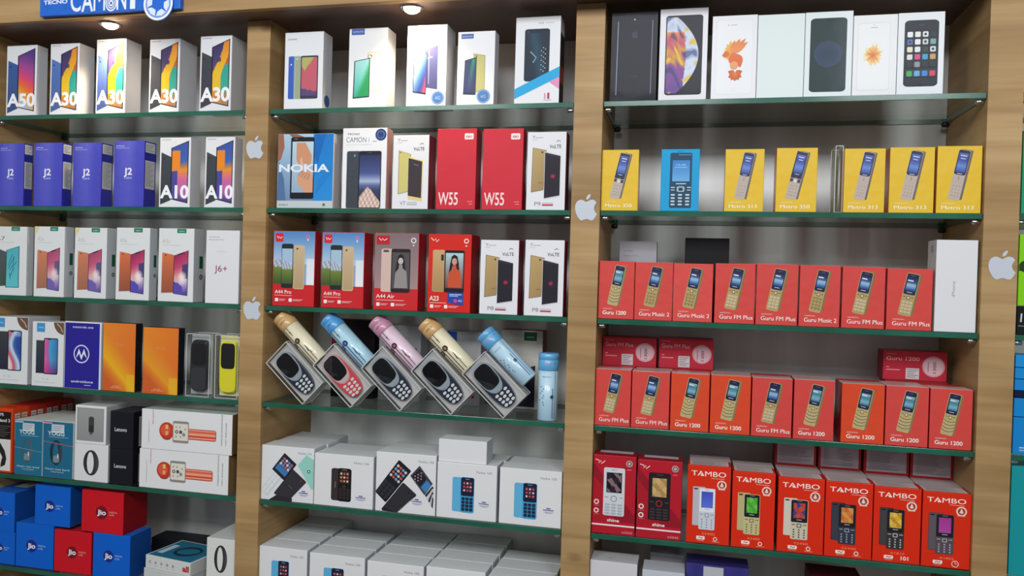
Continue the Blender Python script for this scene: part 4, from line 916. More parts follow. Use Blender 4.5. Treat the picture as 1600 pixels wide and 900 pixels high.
for x0, x1, xs, yt, pale, lb in ((52, 99, 114, 354, .35, 'white orange-and-pink phone box right beside the teal phone box'), (115, 165, 180, 356, .3, 'second white orange-and-pink phone box, faded picture, yellow corner'),
    (180, 232, 244, 356, 0, 'third white orange-and-pink phone box, vivid picture'), (246, 301, 317, 357, 0, 'white orange-and-pink phone box next to the plain box with red lettering')):
    carton('phone_box', lb, 3, x0, x1, yt, W3, (200, 203, 208), xs=xs, art=art_oppo('A5s', pale, seal=pale > .1), group='white boxes with orange and pink phone picture', m=CARD)
carton('phone_box', 'plain white phone box with small dark red lettering beside the oak divider', 3, 320, 372, 360, (228, 228, 231), (200, 200, 206), xs=376, art=art_j6)
carton('phone_box', 'large white phone box with red and blue swirl screen at left end of fourth shelf', 4, -12, 42, 495, W3, (200, 200, 204), D=.10, art=art_vivo(True), m=CARD)
carton('phone_box', 'white phone box with pink and blue screen beside the deep blue box', 4, 49, 98, 503, W3, (200, 200, 204), D=.05, art=art_vivo(False), m=CARD)
carton('phone_box', 'deep blue phone box with white circled emblem on the fourth shelf', 4, 99.5, 156.5, 503, (222, 224, 232), (216, 218, 226), xs=158.6, art=art_moto)
carton('phone_box', 'orange and yellow phone box beside the deep blue box', 4, 159.5, 210, 505, (216, 110, 44), (20, 18, 20), (24, 22, 24), (24, 20, 20), xs=221, art=art_orange(False))
carton('phone_box', 'shorter orange phone box beside the clear plastic phone packs', 4, 222, 277, 512, (214, 104, 44), (22, 24, 34), (26, 24, 26), (24, 20, 20), xs=287, art=art_orange(True))

def frame_bm(W, D, H, t=.0012):
    bm = bmesh.new()
    for sx in (-1, 1):
        for sy in (0, D):
            block_bm(bm, sx*W/2-t/2, sx*W/2+t/2, sy-t/2, sy+t/2, 0, H)
        for z in (0, H): block_bm(bm, sx*W/2-t/2, sx*W/2+t/2, 0, D, z-t/2, z+t/2)
    for sy in (0, D):
        for z in (0, H): block_bm(bm, -W/2, W/2, sy-t/2, sy+t/2, z-t/2, z+t/2)
    return bm
EDGEP = mat('clear_plastic_edge', 'd4d6d6', .15, coat=.6)
GREYC = mat('grey_card_insert', 'c2c1be', .6, noise=.06, nscale=30)
SCR = mat('black_screen_glass', '0c0c12', .12, coat=.5)
SIL = mat('silver_bezel', 'a9b6be', .3, .3)
KEY = mat('white_key', 'd8dcdc', .4)
def clear_pack(root, W, D, H):
    bm = frame_bm(W, D, H); me = bpy.data.meshes.new('case_rim'); bm.to_mesh(me); bm.free(); me.materials.append(EDGEP); link('case_rim', me, root)
    block('clear_cover', -W/2, W/2, 0, D, 0.0005, H, ACRYL, root)
def outline(W, H, tw=1., bw=1., r=.3, n=44, p=3.2, bulge=0.):
    pts = []
    for i in range(n):
        a = 2*math.pi*i/n; ca, sa = math.cos(a), math.sin(a)
        x = abs(ca)**(2/p)*(1 if ca > 0 else -1); z = abs(sa)**(2/p)*(1 if sa > 0 else -1)
        k = bw+(tw-bw)*(z+1)/2; pts.append((x*W/2*k, z*H/2))
    return pts
def shift(pts, dx, dz): return [(x+dx, z+dz) for x, z in pts]

def bar_pack(x0, x1, yt, label, yellow):
    Z = SZ[3]+.0012; Y = .012; a = X_at(x0, Z, Y); b = X_at(x1, Z, Y); W = b-a; H = Z_at(yt, (a+b)/2, Y)-Z; D = .045
    t = empty('packed_handset', ((a+b)/2, Y, Z), label, 'phone'); clear_pack(t, W, D, H)
    block('card_tray', -W/2+.002, W/2-.002, .016, D-.002, .003, H-.003, mat('tray', 'e0dfa0' if yellow else 'aeb0ae', .6, noise=.04), t, .001)
    w, h = (.042, .118) if yellow else (.045, .120); h = min(h, H-.008)
    cz = H/2-.001
    if yellow:
        slab('handset_body', shift(outline(w, h, 1, 1, p=7), .001, cz), .004, .014, mat('yellow_plastic', 'e8e02c', .3, coat=.3), t, .002)
        slab('screen', shift(outline(w-.006, h*.50, 1, 1, p=6), .001, cz+h*.215), .0032, .0052, SCR, t, .0006)
    else:
        slab('handset_body', shift(outline(w, h, 1, 1, p=5), 0, cz), .004, .014, mat('black_handset', '25262a', .25, coat=.3), t, .002)
        slab('screen', shift(outline(w-.008, h*.42, 1, 1, p=6), 0, cz+h*.22), .0032, .0052, SCR, t, .0006)
        slab('slider_cover', shift(outline(w-.006, h*.44, 1, 1, p=6), 0, cz-h*.26), .0030, .0052, mat('dark_slider', '34353a', .3, coat=.3), t, .0006)
bar_pack(290, 325.5, 522, 'black bar handset standing in a clear plastic pack', False)
bar_pack(335, 370, 524, 'yellow handset with black screen in a clear plastic pack by the divider', True)

# fifth shelf
OR = (214, 66, 22)
for k in range(4):
    a, b = X_at(-22, SZ[4], .010), X_at(18, SZ[4], .010); Y = .010+.0495*k
    lb = ['orange smart band box at the front left corner of the fifth shelf', 'orange smart band box, second back in its row', 'orange smart band box, third back in its row', 'orange smart band box, rearmost of its row'][k]
    zt = Z_at(638, (a+b)/2, .010)
    px0, px1 = proj((a, Y, SZ[4]))[0], proj((b, Y, SZ[4]))[0]
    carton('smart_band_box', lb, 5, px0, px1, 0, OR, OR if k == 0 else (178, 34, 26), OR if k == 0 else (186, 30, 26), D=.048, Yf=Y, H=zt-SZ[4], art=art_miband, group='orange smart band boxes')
TL = (226, 228, 230)
carton('smart_band_box', 'teal wristband box with grey band picture beside the orange boxes', 5, 22, 65.3, 657, TL, TL, (206, 206, 200), D=.15, art=art_yogg(0), group='teal wristband boxes')
carton('smart_band_box', 'teal wristband box with black band picture beside the white band boxes', 5, 66, 113, 659, TL, TL, (210, 210, 204), D=.15, art=art_yogg(1), group='teal wristband boxes')
bb = carton('smart_band_box', 'white box with black looped band picture under the clear-lidded box', 5, 115.5, 168, 694, (226, 226, 227), (198, 198, 200), D=.055, art=art_band)
carton('smart_band_box', 'white box with grey window and dark capsule tracker, on top of the band box', 5, 117, 165, 634, (230, 230, 230), (196, 196, 196), D=.075, zb=bb.top, art=art_capsule)
bk = (24, 24, 32)
l1 = carton('accessory_box', 'black cube box with grey brand lettering, lower of two', 5, 170.5, 206.5, 702, bk, bk, (30, 30, 38), D=.08, art=art_lenovo, group='stacked black boxes')
carton('accessory_box', 'black cube box with grey brand lettering, upper of two', 5, 171.5, 207.5, 643, bk, bk, (34, 34, 44), D=.08, zb=l1.top, art=art_lenovo, group='stacked black boxes')
MW = (230, 230, 231); CB = (150, 122, 84)
m1 = carton('microphone_box', 'white carton with orange microphone picture, lower of two by the divider', 5, 217, 356, 706, MW, CB, (196, 200, 196), D=.07, art=art_mic, group='orange microphone cartons', Yf=.006)
carton('microphone_box', 'white carton with orange microphone picture, upper of two by the divider', 5, 220.5, 362, 645, MW, (120, 92, 56), (176, 184, 176), D=.14, zb=m1.top, art=art_mic, group='orange microphone cartons', Yf=.006, H=m1.H*1.02)

# lowest shelf: cube boxes in two tiers
JB = (10, 98, 204); JR = (208, 22, 36)
def jb(x0, x1, yt, red, lb, zb=None, xs=None, D=.09, Yf=.012):
    c = JR if red else JB
    return carton('router_box', lb, 6, x0, x1, yt, c, (150, 12, 22) if red else (20, 78, 158), (178, 30, 44) if red else (30, 96, 190), D=D if not xs else None, xs=xs, zb=zb, art=art_jio(red), group='red cube boxes' if red else 'blue cube boxes', Yf=Yf)
b1 = jb(-24, 22.5, 831, 0, 'blue cube box at the left picture edge, lower tier')
b2 = jb(24, 82.5, 819, 0, 'blue cube box in the lower tier between a blue and a red box')
b3 = jb(84, 142, 830, 1, 'red cube box in the lower tier, tucked between two blue boxes')
b4 = jb(144.5, 202, 835, 0, 'blue cube box at right end of the lower tier', D=.075)
jb(-30, 22, 769, 0, 'blue cube box at the left picture edge, upper tier', zb=b1.top, D=.10)
jb(54, 109, 760, 0, 'blue cube box in the upper tier, left of the red one', zb=max(b2.top, b3.top), D=.08)
jb(127, 192, 768, 1, 'red cube box resting on top of the tier', zb=max(b3.top, b4.top), D=.085)
f0 = carton('smart_band_box', 'white flat box lying under the teal-topped flat box', 6, 219, 300, 895, (206, 208, 206), (196, 198, 196), D=.12, yaw=-9, Yf=.012, H=.031)
f1 = carton('smart_band_box', 'flat white box with teal top picture lying on another box', 6, 222, 302, 870, (214, 216, 212), (206, 208, 202), (214, 216, 214), D=.115, yaw=-9, Yf=.014, zb=f0.top, art=art_yogg_flat, H=.031)
f2 = carton('smart_band_box', 'grey white box under the tall band box at the divider', 6, 323, 366, 890, (168, 170, 172), (150, 152, 156), D=.09, Yf=.012, H=.032)
carton('smart_band_box', 'tall white box with black looped band picture beside the divider', 6, 322, 366, 842, (222, 222, 218), (190, 190, 186), (208, 210, 204), D=.12, zb=f2.top, art=art_band)
carton('router_box', 'dark box lying at the back of the lowest shelf in the left bay', 6, 236, 330, 850, (30, 32, 36), D=.06, Yf=.165, H=.05)

# ================================================================== MIDDLE BAY
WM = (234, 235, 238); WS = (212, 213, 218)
carton('phone_box', 'white box with blue, green and red phones picture, left end of middle bay top shelf', 1, 443, 503, 50, WM, WS, xs=517, art=art_trio)
carton('phone_box', 'white box with green screen and cream phone picture, warm-lit right side', 1, 543, 603, 44, WM, WS, xs=616, art=art_green)
carton('phone_box', 'brightly lit white box with violet phone pair directly under the middle downlight', 1, 634, 696, 39, WM, WS, xs=709, art=art_twotone)
carton('phone_box', 'white box with dark green and gold phone picture, smallest on middle top shelf', 1, 713, 771, 49, WM, WS, xs=777, art=art_goldgreen)
carton('phone_box', 'tall white box with navy phone over cyan and pink stripes', 1, 803, 873, 26, WM, (196, 196, 204), xs=879, art=art_tornado)
carton('phone_box', 'wide phone box with hands and blue background picture, left end of middle second shelf', 2, 432, 519, 209, (176, 196, 214), (202, 204, 208), xs=532, art=art_nokia_tab)
carton('phone_box', 'tall white phone box with sunset mountain screen and round blue sticker', 2, 533, 602, 200, WM, (206, 160, 156), xs=611, art=art_camon)
carton('phone_box', 'white box with gold phones picture and red side panel', 2, 612, 668, 211, (230, 230, 234), (150, 38, 58), xs=679, art=art_volte('V7', (206, 196, 120), True, False))
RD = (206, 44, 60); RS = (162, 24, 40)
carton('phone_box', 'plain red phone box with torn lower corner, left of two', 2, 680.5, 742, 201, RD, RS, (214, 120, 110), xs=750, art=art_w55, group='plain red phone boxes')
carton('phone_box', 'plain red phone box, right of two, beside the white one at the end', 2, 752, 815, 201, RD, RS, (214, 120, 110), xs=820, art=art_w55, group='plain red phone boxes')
carton('phone_box', 'white box with gold and black phones at right end of the second shelf', 2, 821.5, 882, 206, (230, 230, 234), (110, 28, 50), xs=887, art=art_volte('P9', (190, 164, 112), False))
R3 = (206, 40, 46); R3S = (172, 20, 34)
carton('phone_box', 'red box with mountain picture at left end of middle third shelf', 3, 425, 490, 361, R3, R3S, xs=500, art=art_a44pro, group='red boxes with mountain picture')
carton('phone_box', 'red box with mountain picture, second from left on middle third shelf', 3, 501, 567, 363, R3, R3S, xs=581, art=art_a44pro, group='red boxes with mountain picture')
carton('phone_box', 'red and mauve box with grey portrait of a long-haired person', 3, 583, 652, 364, R3, R3S, xs=664, art=art_a44air)
carton('phone_box', 'bright red box with gold phone and orange portrait, blue sticker at lower right', 3, 667, 734, 366, (216, 40, 30), (160, 14, 20), xs=747, art=art_a23)
carton('phone_box', 'white box with gold and black phones, left of two, next to the bright red box', 3, 748.5, 808, 375, (230, 230, 234), (140, 24, 58), xs=816, art=art_volte('P8', (192, 162, 108), False), group='white boxes with gold and black phones')
carton('phone_box', 'white box with gold and black phones, right end of the third shelf', 3, 818, 879, 375, (230, 230, 234), (140, 24, 58), xs=884, art=art_volte('P8', (192, 162, 108), False), group='white boxes with gold and black phones')

# fourth shelf: tilted clear packs with printed tubes leaning on them
def tilt_pack(X, label, red):
    W, H, D = .070, .127, .045; a = math.radians(46.5)
    t = empty('packed_handset', (X, .006, SZ[3]+.0012), label, 'phone', None if red else 'navy handsets in tilted clear packs'); t.rotation_euler.y = -a
    # local frame: lower-left corner of the face sits on the shelf
    T = Matrix.Translation((W/2, 0, 0))
    def sh(ob):
        ob.data.transform(T); return ob
    bm = frame_bm(W, D, H, .0014); me = bpy.data.meshes.new('case_rim'); bm.to_mesh(me); bm.free(); me.materials.append(EDGEP); sh(link('case_rim', me, t))
    sh(block('clear_cover', -W/2, W/2, 0, D, .0004, H, ACRYL, t))
    sh(block('card_insert', -W/2+.0015, W/2-.0015, .011, D-.0015, .0015, H-.0015, GREYC, t, .0008))
    w, h = .050, .112; cz = H/2
    cb = mat('handset_shell', 'd8474e' if red else '1f2a3e', .22, coat=.6)
    body = sh(slab('handset_body', shift(outline(w, h, .97, .92, p=2.9), 0, cz), .0015, .0105, cb, t, .002)); 
    fr = sh(slab('face_bezel', shift(outline(w*.985, h*.66, 1., .80, p=2.6), 0, cz+h*.165), .0008, .0020, mat('pink_bezel', 'd89a9c', .3) if red else SIL, t, .0004))
    sh(slab('face_plate', shift(outline(w*.93, h*.62, 1., .82, p=2.7), 0, cz+h*.172), .0004, .0012, SIL if not red else mat('pale_bezel', 'c9b4b4', .3), t, .0002))
    sh(slab('screen', shift(outline(w*.84, h*.50, 1., .92, p=3.4), 0, cz+h*.200), .0000, .0010, SCR, t, .0003))
    for r in range(4):
        for c in range(3):
            z = cz-h*.20-.0088*r-(.0022 if c == 1 else 0); x = (c-1)*.0125*(1-.06*r)
            sh(slab('key', shift(outline(.0088, .0062, p=2.2, n=18), x, z), .0006, .0016, KEY, t, .0004))
for k in range(5):
    X = -.849+.1163*k
    tilt_pack(X, ['tilted clear pack with navy handset, leftmost of five', 'tilted clear pack with red handset, the only red one', 'tilted clear pack with navy handset, right beside the red one', 'tilted clear pack with navy handset under the second cream tube', 'tilted clear pack with navy handset, rightmost, next to the upright tube'][k], k == 1)

def tube(name, loc, ang, capc, bodyc, linec, label, group, plain=False):
    r, L, cl = .0208, .141, .036
    t = empty(name, loc, label, 'tube', group); t.rotation_euler.y = ang
    pb = mat('tube_print', attr=True, rough=.35, coat=.4)
    b = lathe('tube_body', [(r*.96, 0), (r, .001), (r, L-cl-.0004), (r*.9, L-cl)], pb, t, 48)
    c = lathe('cap', [(r+.0004, L-cl), (r+.0010, L-cl+.0008), (r+.0010, L-.014), (r+.0004, L-.0135), (r+.0010, L-.013), (r+.0010, L-.0015), (r-.001, L), (r*.8, L+.0002)], pb, t, 48)
    col_attr(b.data, lambda p: bodyc); col_attr(c.data, lambda p: capc)
    ink = Ink()
    def f(u, v, e):   # u -1..1 across the visible half (0 = facing the viewer), v 0 top .. 1 bottom of body
        a = -math.pi/2+u*math.pi/2; return ((r+.0003+e)*math.cos(a), (r+.0003+e)*math.sin(a), (L-cl)*(1-v))
    v = View(ink, f, r*math.pi/2, L-cl, 'flower_print')
    if not plain:
        for u, a, b2, wd in ((-.34, .0, .98, .07), (-.05, .0, .22, .05), (-.10, .42, .98, .06), (-.56, .35, .98, .06), (.14, .55, .98, .05)): v.line([(u, a+(b2-a)*k/4) for k in range(5)], wd, linec)
        for u, w, s in ((-.50, .42, .20), (-.06, .38, .20), (-.05, .14, .06)): v.disc(u, w, s, linec, 1.0); v.disc(u, w, s*.45, mix(linec, bodyc, .5))
        v.line([(.15, .6), (.1, .7), (.22, .78)], .07, linec)
    else:
        v.text('Happy Flower', -.3, .13, .025, mix(linec, bodyc, .4), w=.6)
        for k in range(9): v.disc(-.35+.07*(k % 3)+.12*math.sin(k*1.9), .32+.045*k, .05, mix(linec, bodyc, .35), .8, 7)
        v.disc(.38, .52, .12, linec); v.line([(.42, .35+.075*k) for k in range(9)], .04, linec); v.line([(.58, .0+.12*k) for k in range(9)], .025, linec)
    def fc(u, v, e):
        a = -math.pi/2+u*math.pi/2; return ((r+.0012+e)*math.cos(a), (r+.0012+e)*math.sin(a), L-cl*v)
    q = View(ink, fc, r*math.pi/2, cl, 'lettering')
    q.text('MY VALUE' if plain else 'value', -.22, .62, .12, (230, 150, 160) if plain else linec, w=.5); 
    if plain: q.rect(.2, .5, .55, .62, mix(linec, capc, .2))
    ink.build(t, pb)
    return t
CRB, CRC, CRL = (226, 218, 188), (206, 166, 110), (70, 50, 34)
TB = (176, 208, 226); TC = (96, 166, 214)
nx, nz = math.cos(math.radians(46.5)), math.sin(math.radians(46.5)); tx, tz = nz, -nx    # across / along the leaning direction
for k, (cc, bc, lc, lb, pl) in enumerate(((CRC, CRB, CRL, 'cream printed tube with tan cap leaning at the far left', False), ((78, 154, 214), (168, 208, 224), (40, 62, 120), 'light blue printed tube with blue cap leaning above the red handset', False),
    ((196, 138, 164), (220, 196, 212), (92, 30, 58), 'pink printed tube leaning between blue and cream ones', False), (CRC, CRB, CRL, 'cream printed tube with tan cap leaning right of the pink one', False), (TC, TB, (40, 70, 110), 'pale blue printed tube leaning against the upright tube', True))):
    X0 = -.849+.1163*k; Z0 = SZ[3]+.0012
    B = (X0-.127*tx+.070*nx, Z0-.127*tz+.070*nz)          # upper right corner of the pack
    s = .0828 if k < 4 else .108
    r = .0208+.0018
    base = (B[0]+tx*s+nx*r, B[1]+tz*s+nz*r)
    tube('printed_tube', (base[0], .0285, base[1]), math.radians(-46.5+3.0*0)+0, cc, bc, lc, lb, 'leaning printed tubes', pl)
tube('printed_tube', (-.2935, .030, SZ[3]+.0006), 0, TC, TB, (40, 70, 110), 'pale blue printed tube standing upright beside the oak divider', None, True)
# boxes standing behind, on the fourth shelf
carton('phone_box', 'dark box with red corner standing behind the blue and pink tubes', 4, 516, 583, 500, (22, 14, 20), D=.05, Yf=.14, art=art_whiteback('dark'))
carton('phone_box', 'white box with blue label standing behind the pink tube', 4, 590, 655, 508, (190, 190, 194), D=.05, Yf=.14, art=art_whiteback('blue'))
carton('phone_box', 'white box with blue label and red picture behind the second cream tube', 4, 690, 749, 518, (190, 190, 194), D=.05, Yf=.14, art=art_whiteback('bluered'))
carton('phone_box', 'white box with dark green label standing behind the upright tube', 4, 779, 845, 516, (196, 192, 186), (150, 90, 90), D=.05, Yf=.14, art=art_whiteback('green'))

# fifth shelf: square white boxes, two or three deep
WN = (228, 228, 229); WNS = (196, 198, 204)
row5 = [(406.5, 489, 698, art_216, 'white square box with crossed handsets and mint picture, left end of fifth shelf', 3), (490, 582, 711, art_130, 'white square box with single black handset picture', 2),
        (586, 679.5, 709, art_150, 'white square box with crossed dark handsets picture, middle of the fifth shelf', 2), (681.5, 774.5, 725, art_105(), 'white square box with blue handset picture under the small blank carton', 2), (779, 876, 734, art_105(du=-.02), 'white square box with blue handset picture beside the oak divider', 2)]
its = []; od5 = ['leftmost', 'second', 'third', 'fourth', 'rightmost']
for x0, x1, yt, art, lb, n in row5:
    it = carton('phone_box', lb, 5, x0, x1, yt, WN, WNS, (214, 216, 216), D=.058, art=art, group='square white phone boxes', yaw=0)
    its.append(it)
    for k in range(1, n):
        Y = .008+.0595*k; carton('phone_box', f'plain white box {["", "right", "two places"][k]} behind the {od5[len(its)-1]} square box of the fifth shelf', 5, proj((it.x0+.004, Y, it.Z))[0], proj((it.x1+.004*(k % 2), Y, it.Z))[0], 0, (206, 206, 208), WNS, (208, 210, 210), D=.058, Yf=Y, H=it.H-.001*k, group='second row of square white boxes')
carton('accessory_box', 'small blank white carton lying on top of a square phone box', 5, 685, 760, 688, (226, 226, 228), (184, 188, 192), (210, 212, 212), D=.052, zb=its[3].top, Yf=.012)

# lowest shelf: rows of white boxes
row6 = [(396, 478, 856, 4, 'leftmost'), (482, 568, 868, 3, 'second'), (572, 660, 881, 4, 'third'), (664, 756, 890, 4, 'fourth'), (760, 860, 906, 3, 'rightmost')]
for i, (x0, x1, yt, n, w_) in enumerate(row6):
    it = None
    for k in range(n):
        Y = .008+.0575*k
        if k == 0: it = carton('phone_box', f'white box with handset picture at the bottom picture edge, {w_} of the front row', 6, x0, x1, yt, WN, WNS, (214, 215, 215), D=.056, art=art_105(['Nokia 105', 'Nokia 105', 'Nokia 105', 'Nokia 105', 'Nokia 105'][i]), group='white boxes on the lowest shelf')
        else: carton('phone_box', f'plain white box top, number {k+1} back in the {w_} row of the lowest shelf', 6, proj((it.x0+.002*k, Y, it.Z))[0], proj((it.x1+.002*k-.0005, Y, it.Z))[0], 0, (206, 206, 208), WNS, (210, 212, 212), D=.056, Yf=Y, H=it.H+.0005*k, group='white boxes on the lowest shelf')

# ================================================================== RIGHT BAY
carton('phone_box', 'black phone box with dark phone back print, left end of right bay top shelf', 1, 952, 1025, 19, (17, 18, 28), (12, 12, 16), D=.05, art=art_jet)
carton('phone_box', 'white box with planet bubble picture in violet, yellow and blue', 1, 1028, 1103, 13, (232, 230, 236), (24, 24, 28), D=.05, art=art_xs)
carton('phone_box', 'white box with rose gold feather splash picture', 1, 1110, 1180.4, 24, (236, 236, 240), (222, 222, 226), D=.048, art=art_rose)
carton('phone_box', 'completely blank white box between the rose splash and dark phone boxes', 1, 1181.2, 1254.4, 22, (226, 236, 234), (222, 226, 226), D=.048)
carton('phone_box', 'white box with dark grey phone and violet ring picture', 1, 1255.2, 1329.6, 18, (228, 236, 238), (222, 226, 226), D=.048, art=art_six)
carton('phone_box', 'white box with small gold burst picture on pale phone', 1, 1330.6, 1399.4, 23, (236, 236, 237), (222, 226, 226), D=.048, art=art_se)
carton('phone_box', 'white box with black phone showing app icons grid', 1, 1400.2, 1473, 19, (232, 237, 240), (196, 200, 206), D=.048, art=art_five)
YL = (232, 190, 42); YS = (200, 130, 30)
for x0, x1, yt, txt, st, lb in ((938, 996, 234, 'Metro 350', 'flat', 'yellow handset box at the left end beside the divider'), (1131, 1192, 233, 'Metro 313', 'round', 'yellow handset box in wrinkled shiny film'), (1211, 1275, 231, 'Metro 350', 'flat', 'yellow handset box with slim straight phone, right of the shiny one'),
    (1317, 1381, 232, 'Metro 313', 'round', 'yellow handset box beside the clear holder'), (1388, 1458, 230, 'Metro 313', 'round', 'yellow handset box in the middle of the right-hand three'), (1462, 1532, 228, 'Metro 313', 'round', 'yellow handset box at the right end beside the divider')):
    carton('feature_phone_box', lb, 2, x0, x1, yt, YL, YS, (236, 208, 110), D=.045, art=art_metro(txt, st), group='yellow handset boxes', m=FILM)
carton('feature_phone_box', 'bright blue handset box with dark keypad phone picture', 2, 1031, 1091, 233, (28, 160, 214), (20, 120, 180), D=.045, art=art_bluephone)
# clear holder standing left of the yellow boxes
Zh = SZ[1]+.0012; xa, xb = X_at(1303, Zh, .02), X_at(1314.5, Zh, .02); hh = Z_at(228, xa, .02)-Zh
hz = empty('clear_holder', ((xa+xb)/2, .02, Zh), 'narrow clear plastic holder standing left of the yellow trio', 'holder'); clear_pack(hz, xb-xa, .05, hh)
block('back_card', -(xb-xa)/2+.001, (xb-xa)/2-.001, .045, .049, .001, hh-.001, mat('olive_card', '6c6a48', .6, noise=.1), hz)

PK = (216, 72, 66); PO = (222, 74, 40)
r3 = [(934, 989.5, 408, 'Guru 1200', '1200'), (990.5, 1049.5, 410, 'Guru Music 2', 'music'), (1050.5, 1112, 412, 'Guru Music 2', 'music'), (1115.5, 1178, 412, 'Guru FM Plus', 'fm'), (1180, 1245, 413, 'Guru FM Plus', 'fm'), (1247.5, 1311, 415, 'Guru Music 2', 'music'), (1314, 1381, 417, 'Guru FM Plus', 'fm'), (1384, 1455, 420, 'Guru FM Plus', 'fm')]
od = ['leftmost', 'second', 'third', 'fourth', 'fifth', 'sixth', 'seventh', 'eighth', 'ninth']
for i, (x0, x1, yt, txt, st) in enumerate(r3):
    carton('feature_phone_box', f'coral red box with gold handset, {od[i]} in the front row of the third shelf', 3, x0, x1, yt, mix(PK, (232, 90, 84), .3*(i == 2)), (190, 40, 44), (222, 120, 110), D=.045, art=art_guru(txt, st), group='coral boxes on the third shelf', m=FILM)
carton('phone_box', 'tall blank white box with faint sideways lettering beside the divider', 3, 1459, 1524, 375, (226, 226, 228), (190, 190, 192), (210, 210, 212), (196, 196, 190), D=.055, art=art_whitetall)
carton('phone_box', 'pale grey box with tiny lettering behind the coral boxes', 3, 965, 1023, 377, (168, 166, 172), D=.04, Yf=.12, art=art_whiteback('sam'))
carton('phone_box', 'black box standing behind the second and third coral boxes', 3, 1067, 1136, 372, (14, 10, 16), D=.04, Yf=.12, art=art_whiteback('lime'))

r4 = [(928.5, 984, 577, 'Guru FM Plus', 'fm', 0), (985.5, 1044.5, 581, 'Guru FM Plus', 'fm', 0), (1046.5, 1106.5, 584, 'Guru 1200', '1200', 1), (1108.5, 1171, 587, 'Guru 1200', '1200', 1), (1173, 1236, 591, 'Guru FM Plus', 'fm', 0), (1238.5, 1301.5, 594, 'Guru 1200', '1200', 0), (1313, 1380, 600, 'Guru 1200', '1200', 1), (1382, 1449, 604, 'Guru 1200', '1200', 0), (1451, 1517.5, 608, 'Guru 1200', '1200', 0)]
for i, (x0, x1, yt, txt, st, o_) in enumerate(r4):
    it = carton('feature_phone_box', f'{"orange" if o_ else "coral"} red box with gold handset, {od[i]} in the front row of the fourth shelf', 4, x0, x1, yt, PO if o_ else PK, (176, 28, 32), (206, 176, 170), D=.045, art=art_guru(txt, st), group='red boxes on the fourth shelf', m=FILM)
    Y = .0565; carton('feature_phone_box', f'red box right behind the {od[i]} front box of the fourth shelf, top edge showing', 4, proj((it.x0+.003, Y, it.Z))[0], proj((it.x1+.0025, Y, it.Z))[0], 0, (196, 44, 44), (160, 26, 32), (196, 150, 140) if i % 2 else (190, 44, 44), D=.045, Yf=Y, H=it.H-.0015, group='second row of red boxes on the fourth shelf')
ZB = SZ[3]+.121
def stacked_end(x0, x1, yt, yb, txt, lb, side=RS):
    Yb = .115
    a = X_at(x0, 1.33, Yb); zb = Z_at(yb, a, Yb); st = carton('feature_phone_box', 'red box standing beneath the ' + lb.split(' sticker')[0].replace('red box lying sideways with round price', 'sideways stickered box')+lb.split(' sticker')[-1], 4, x0+1, x1-1, 0, (150, 30, 38), (120, 20, 28), D=.05, Yf=Yb-.001, H=zb-SZ[3]-.001)
    carton('feature_phone_box', lb, 4, x0, x1, yt, (186, 40, 58), (140, 24, 40), (160, 40, 50), D=.05, Yf=Yb, zb=st.top, art=art_backsticker(txt), group='red boxes lying on the back row')
stacked_end(941, 1025, 527, 570, 'Guru FM Plus', 'red box lying sideways with round price sticker at the far left back')
stacked_end(1029, 1114, 529, 574, 'Guru FM Plus', 'red box lying sideways with round price sticker, second at the left back')
stacked_end(1379, 1479, 549, 592, 'Guru 1200', 'red box lying sideways with round price sticker near the right divider')

IT = (186, 26, 44)
carton('feature_phone_box', 'crimson box with white handset picture at left end of the fifth shelf', 5, 924, 991, 712, IT, (140, 14, 30), (150, 24, 36), D=.05, art=art_itel('d4d8dc', scr_blob('2a2430', '1a1620', '8a6a70'), '8a98a8', True, 'it5025'))
carton('feature_phone_box', 'crimson box with black handset and yellow screen picture', 5, 993.5, 1063, 720, IT, (130, 14, 28), (150, 24, 36), D=.05, art=art_itel('241c20', scr_blob('c8a468', 'd8b070', 'b08a58'), '5a5058', False, 'it5040'))
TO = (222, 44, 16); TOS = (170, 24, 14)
tam = [(1071.5, 1138.5, 728, 'S2400', 'd0d4dc', 'b8b4bc', scr_flat('4a50c8', '5a78e0'), '9aa2b0', 'white', 'orange-red box with white handset and blue screen'),
       (1141.5, 1208.5, 738, 'A2400', 'c8c08a', 'b8aa70', scr_blob('58b83c', '6ccc4a', '4aa838'), '7a744c', 'k', 'orange-red box with olive handset and green screen'),
       (1213, 1285.5, 747, 'S2450', 'cfc6ae', 'd2c8b4', scr_blob('c8503c', '40408c', 'b8443c'), '5a544c', 'k', 'orange-red box with cream handset and red-blue screen'),
       (1287, 1361, 754, 'S2440', '34384a', '20242f', scr_blob('d8803c', 'c86a30', 'e09a50'), '9a9ea8', 'k', 'orange-red box with navy handset and orange screen'),
       (1362.5, 1436.5, 762, 'A1810', '3a3434', '2c2828', scr_blob('e0b03c', 'e8c850', 'c89030'), 'b8b8b8', 'k', 'orange-red box with black handset and yellow screen'),
       (1438.5, 1517, 770, 'A1805', '5a4c54', '4c4048', scr_flat('a83a94', 'b04aa0'), 'b0a8ac', 'k', 'orange-red box with plum handset and magenta screen')]
tis = []
for x0, x1, yt, mdl, body, back, scr, kc, kd, lb in tam:
    it = carton('feature_phone_box', lb, 5, x0, x1, yt, TO, TOS, (196, 40, 28), D=.05, art=art_tambo(mdl, body, back, scr, kc, kd), group='orange-red handset boxes', flaps=False); tis.append(it)
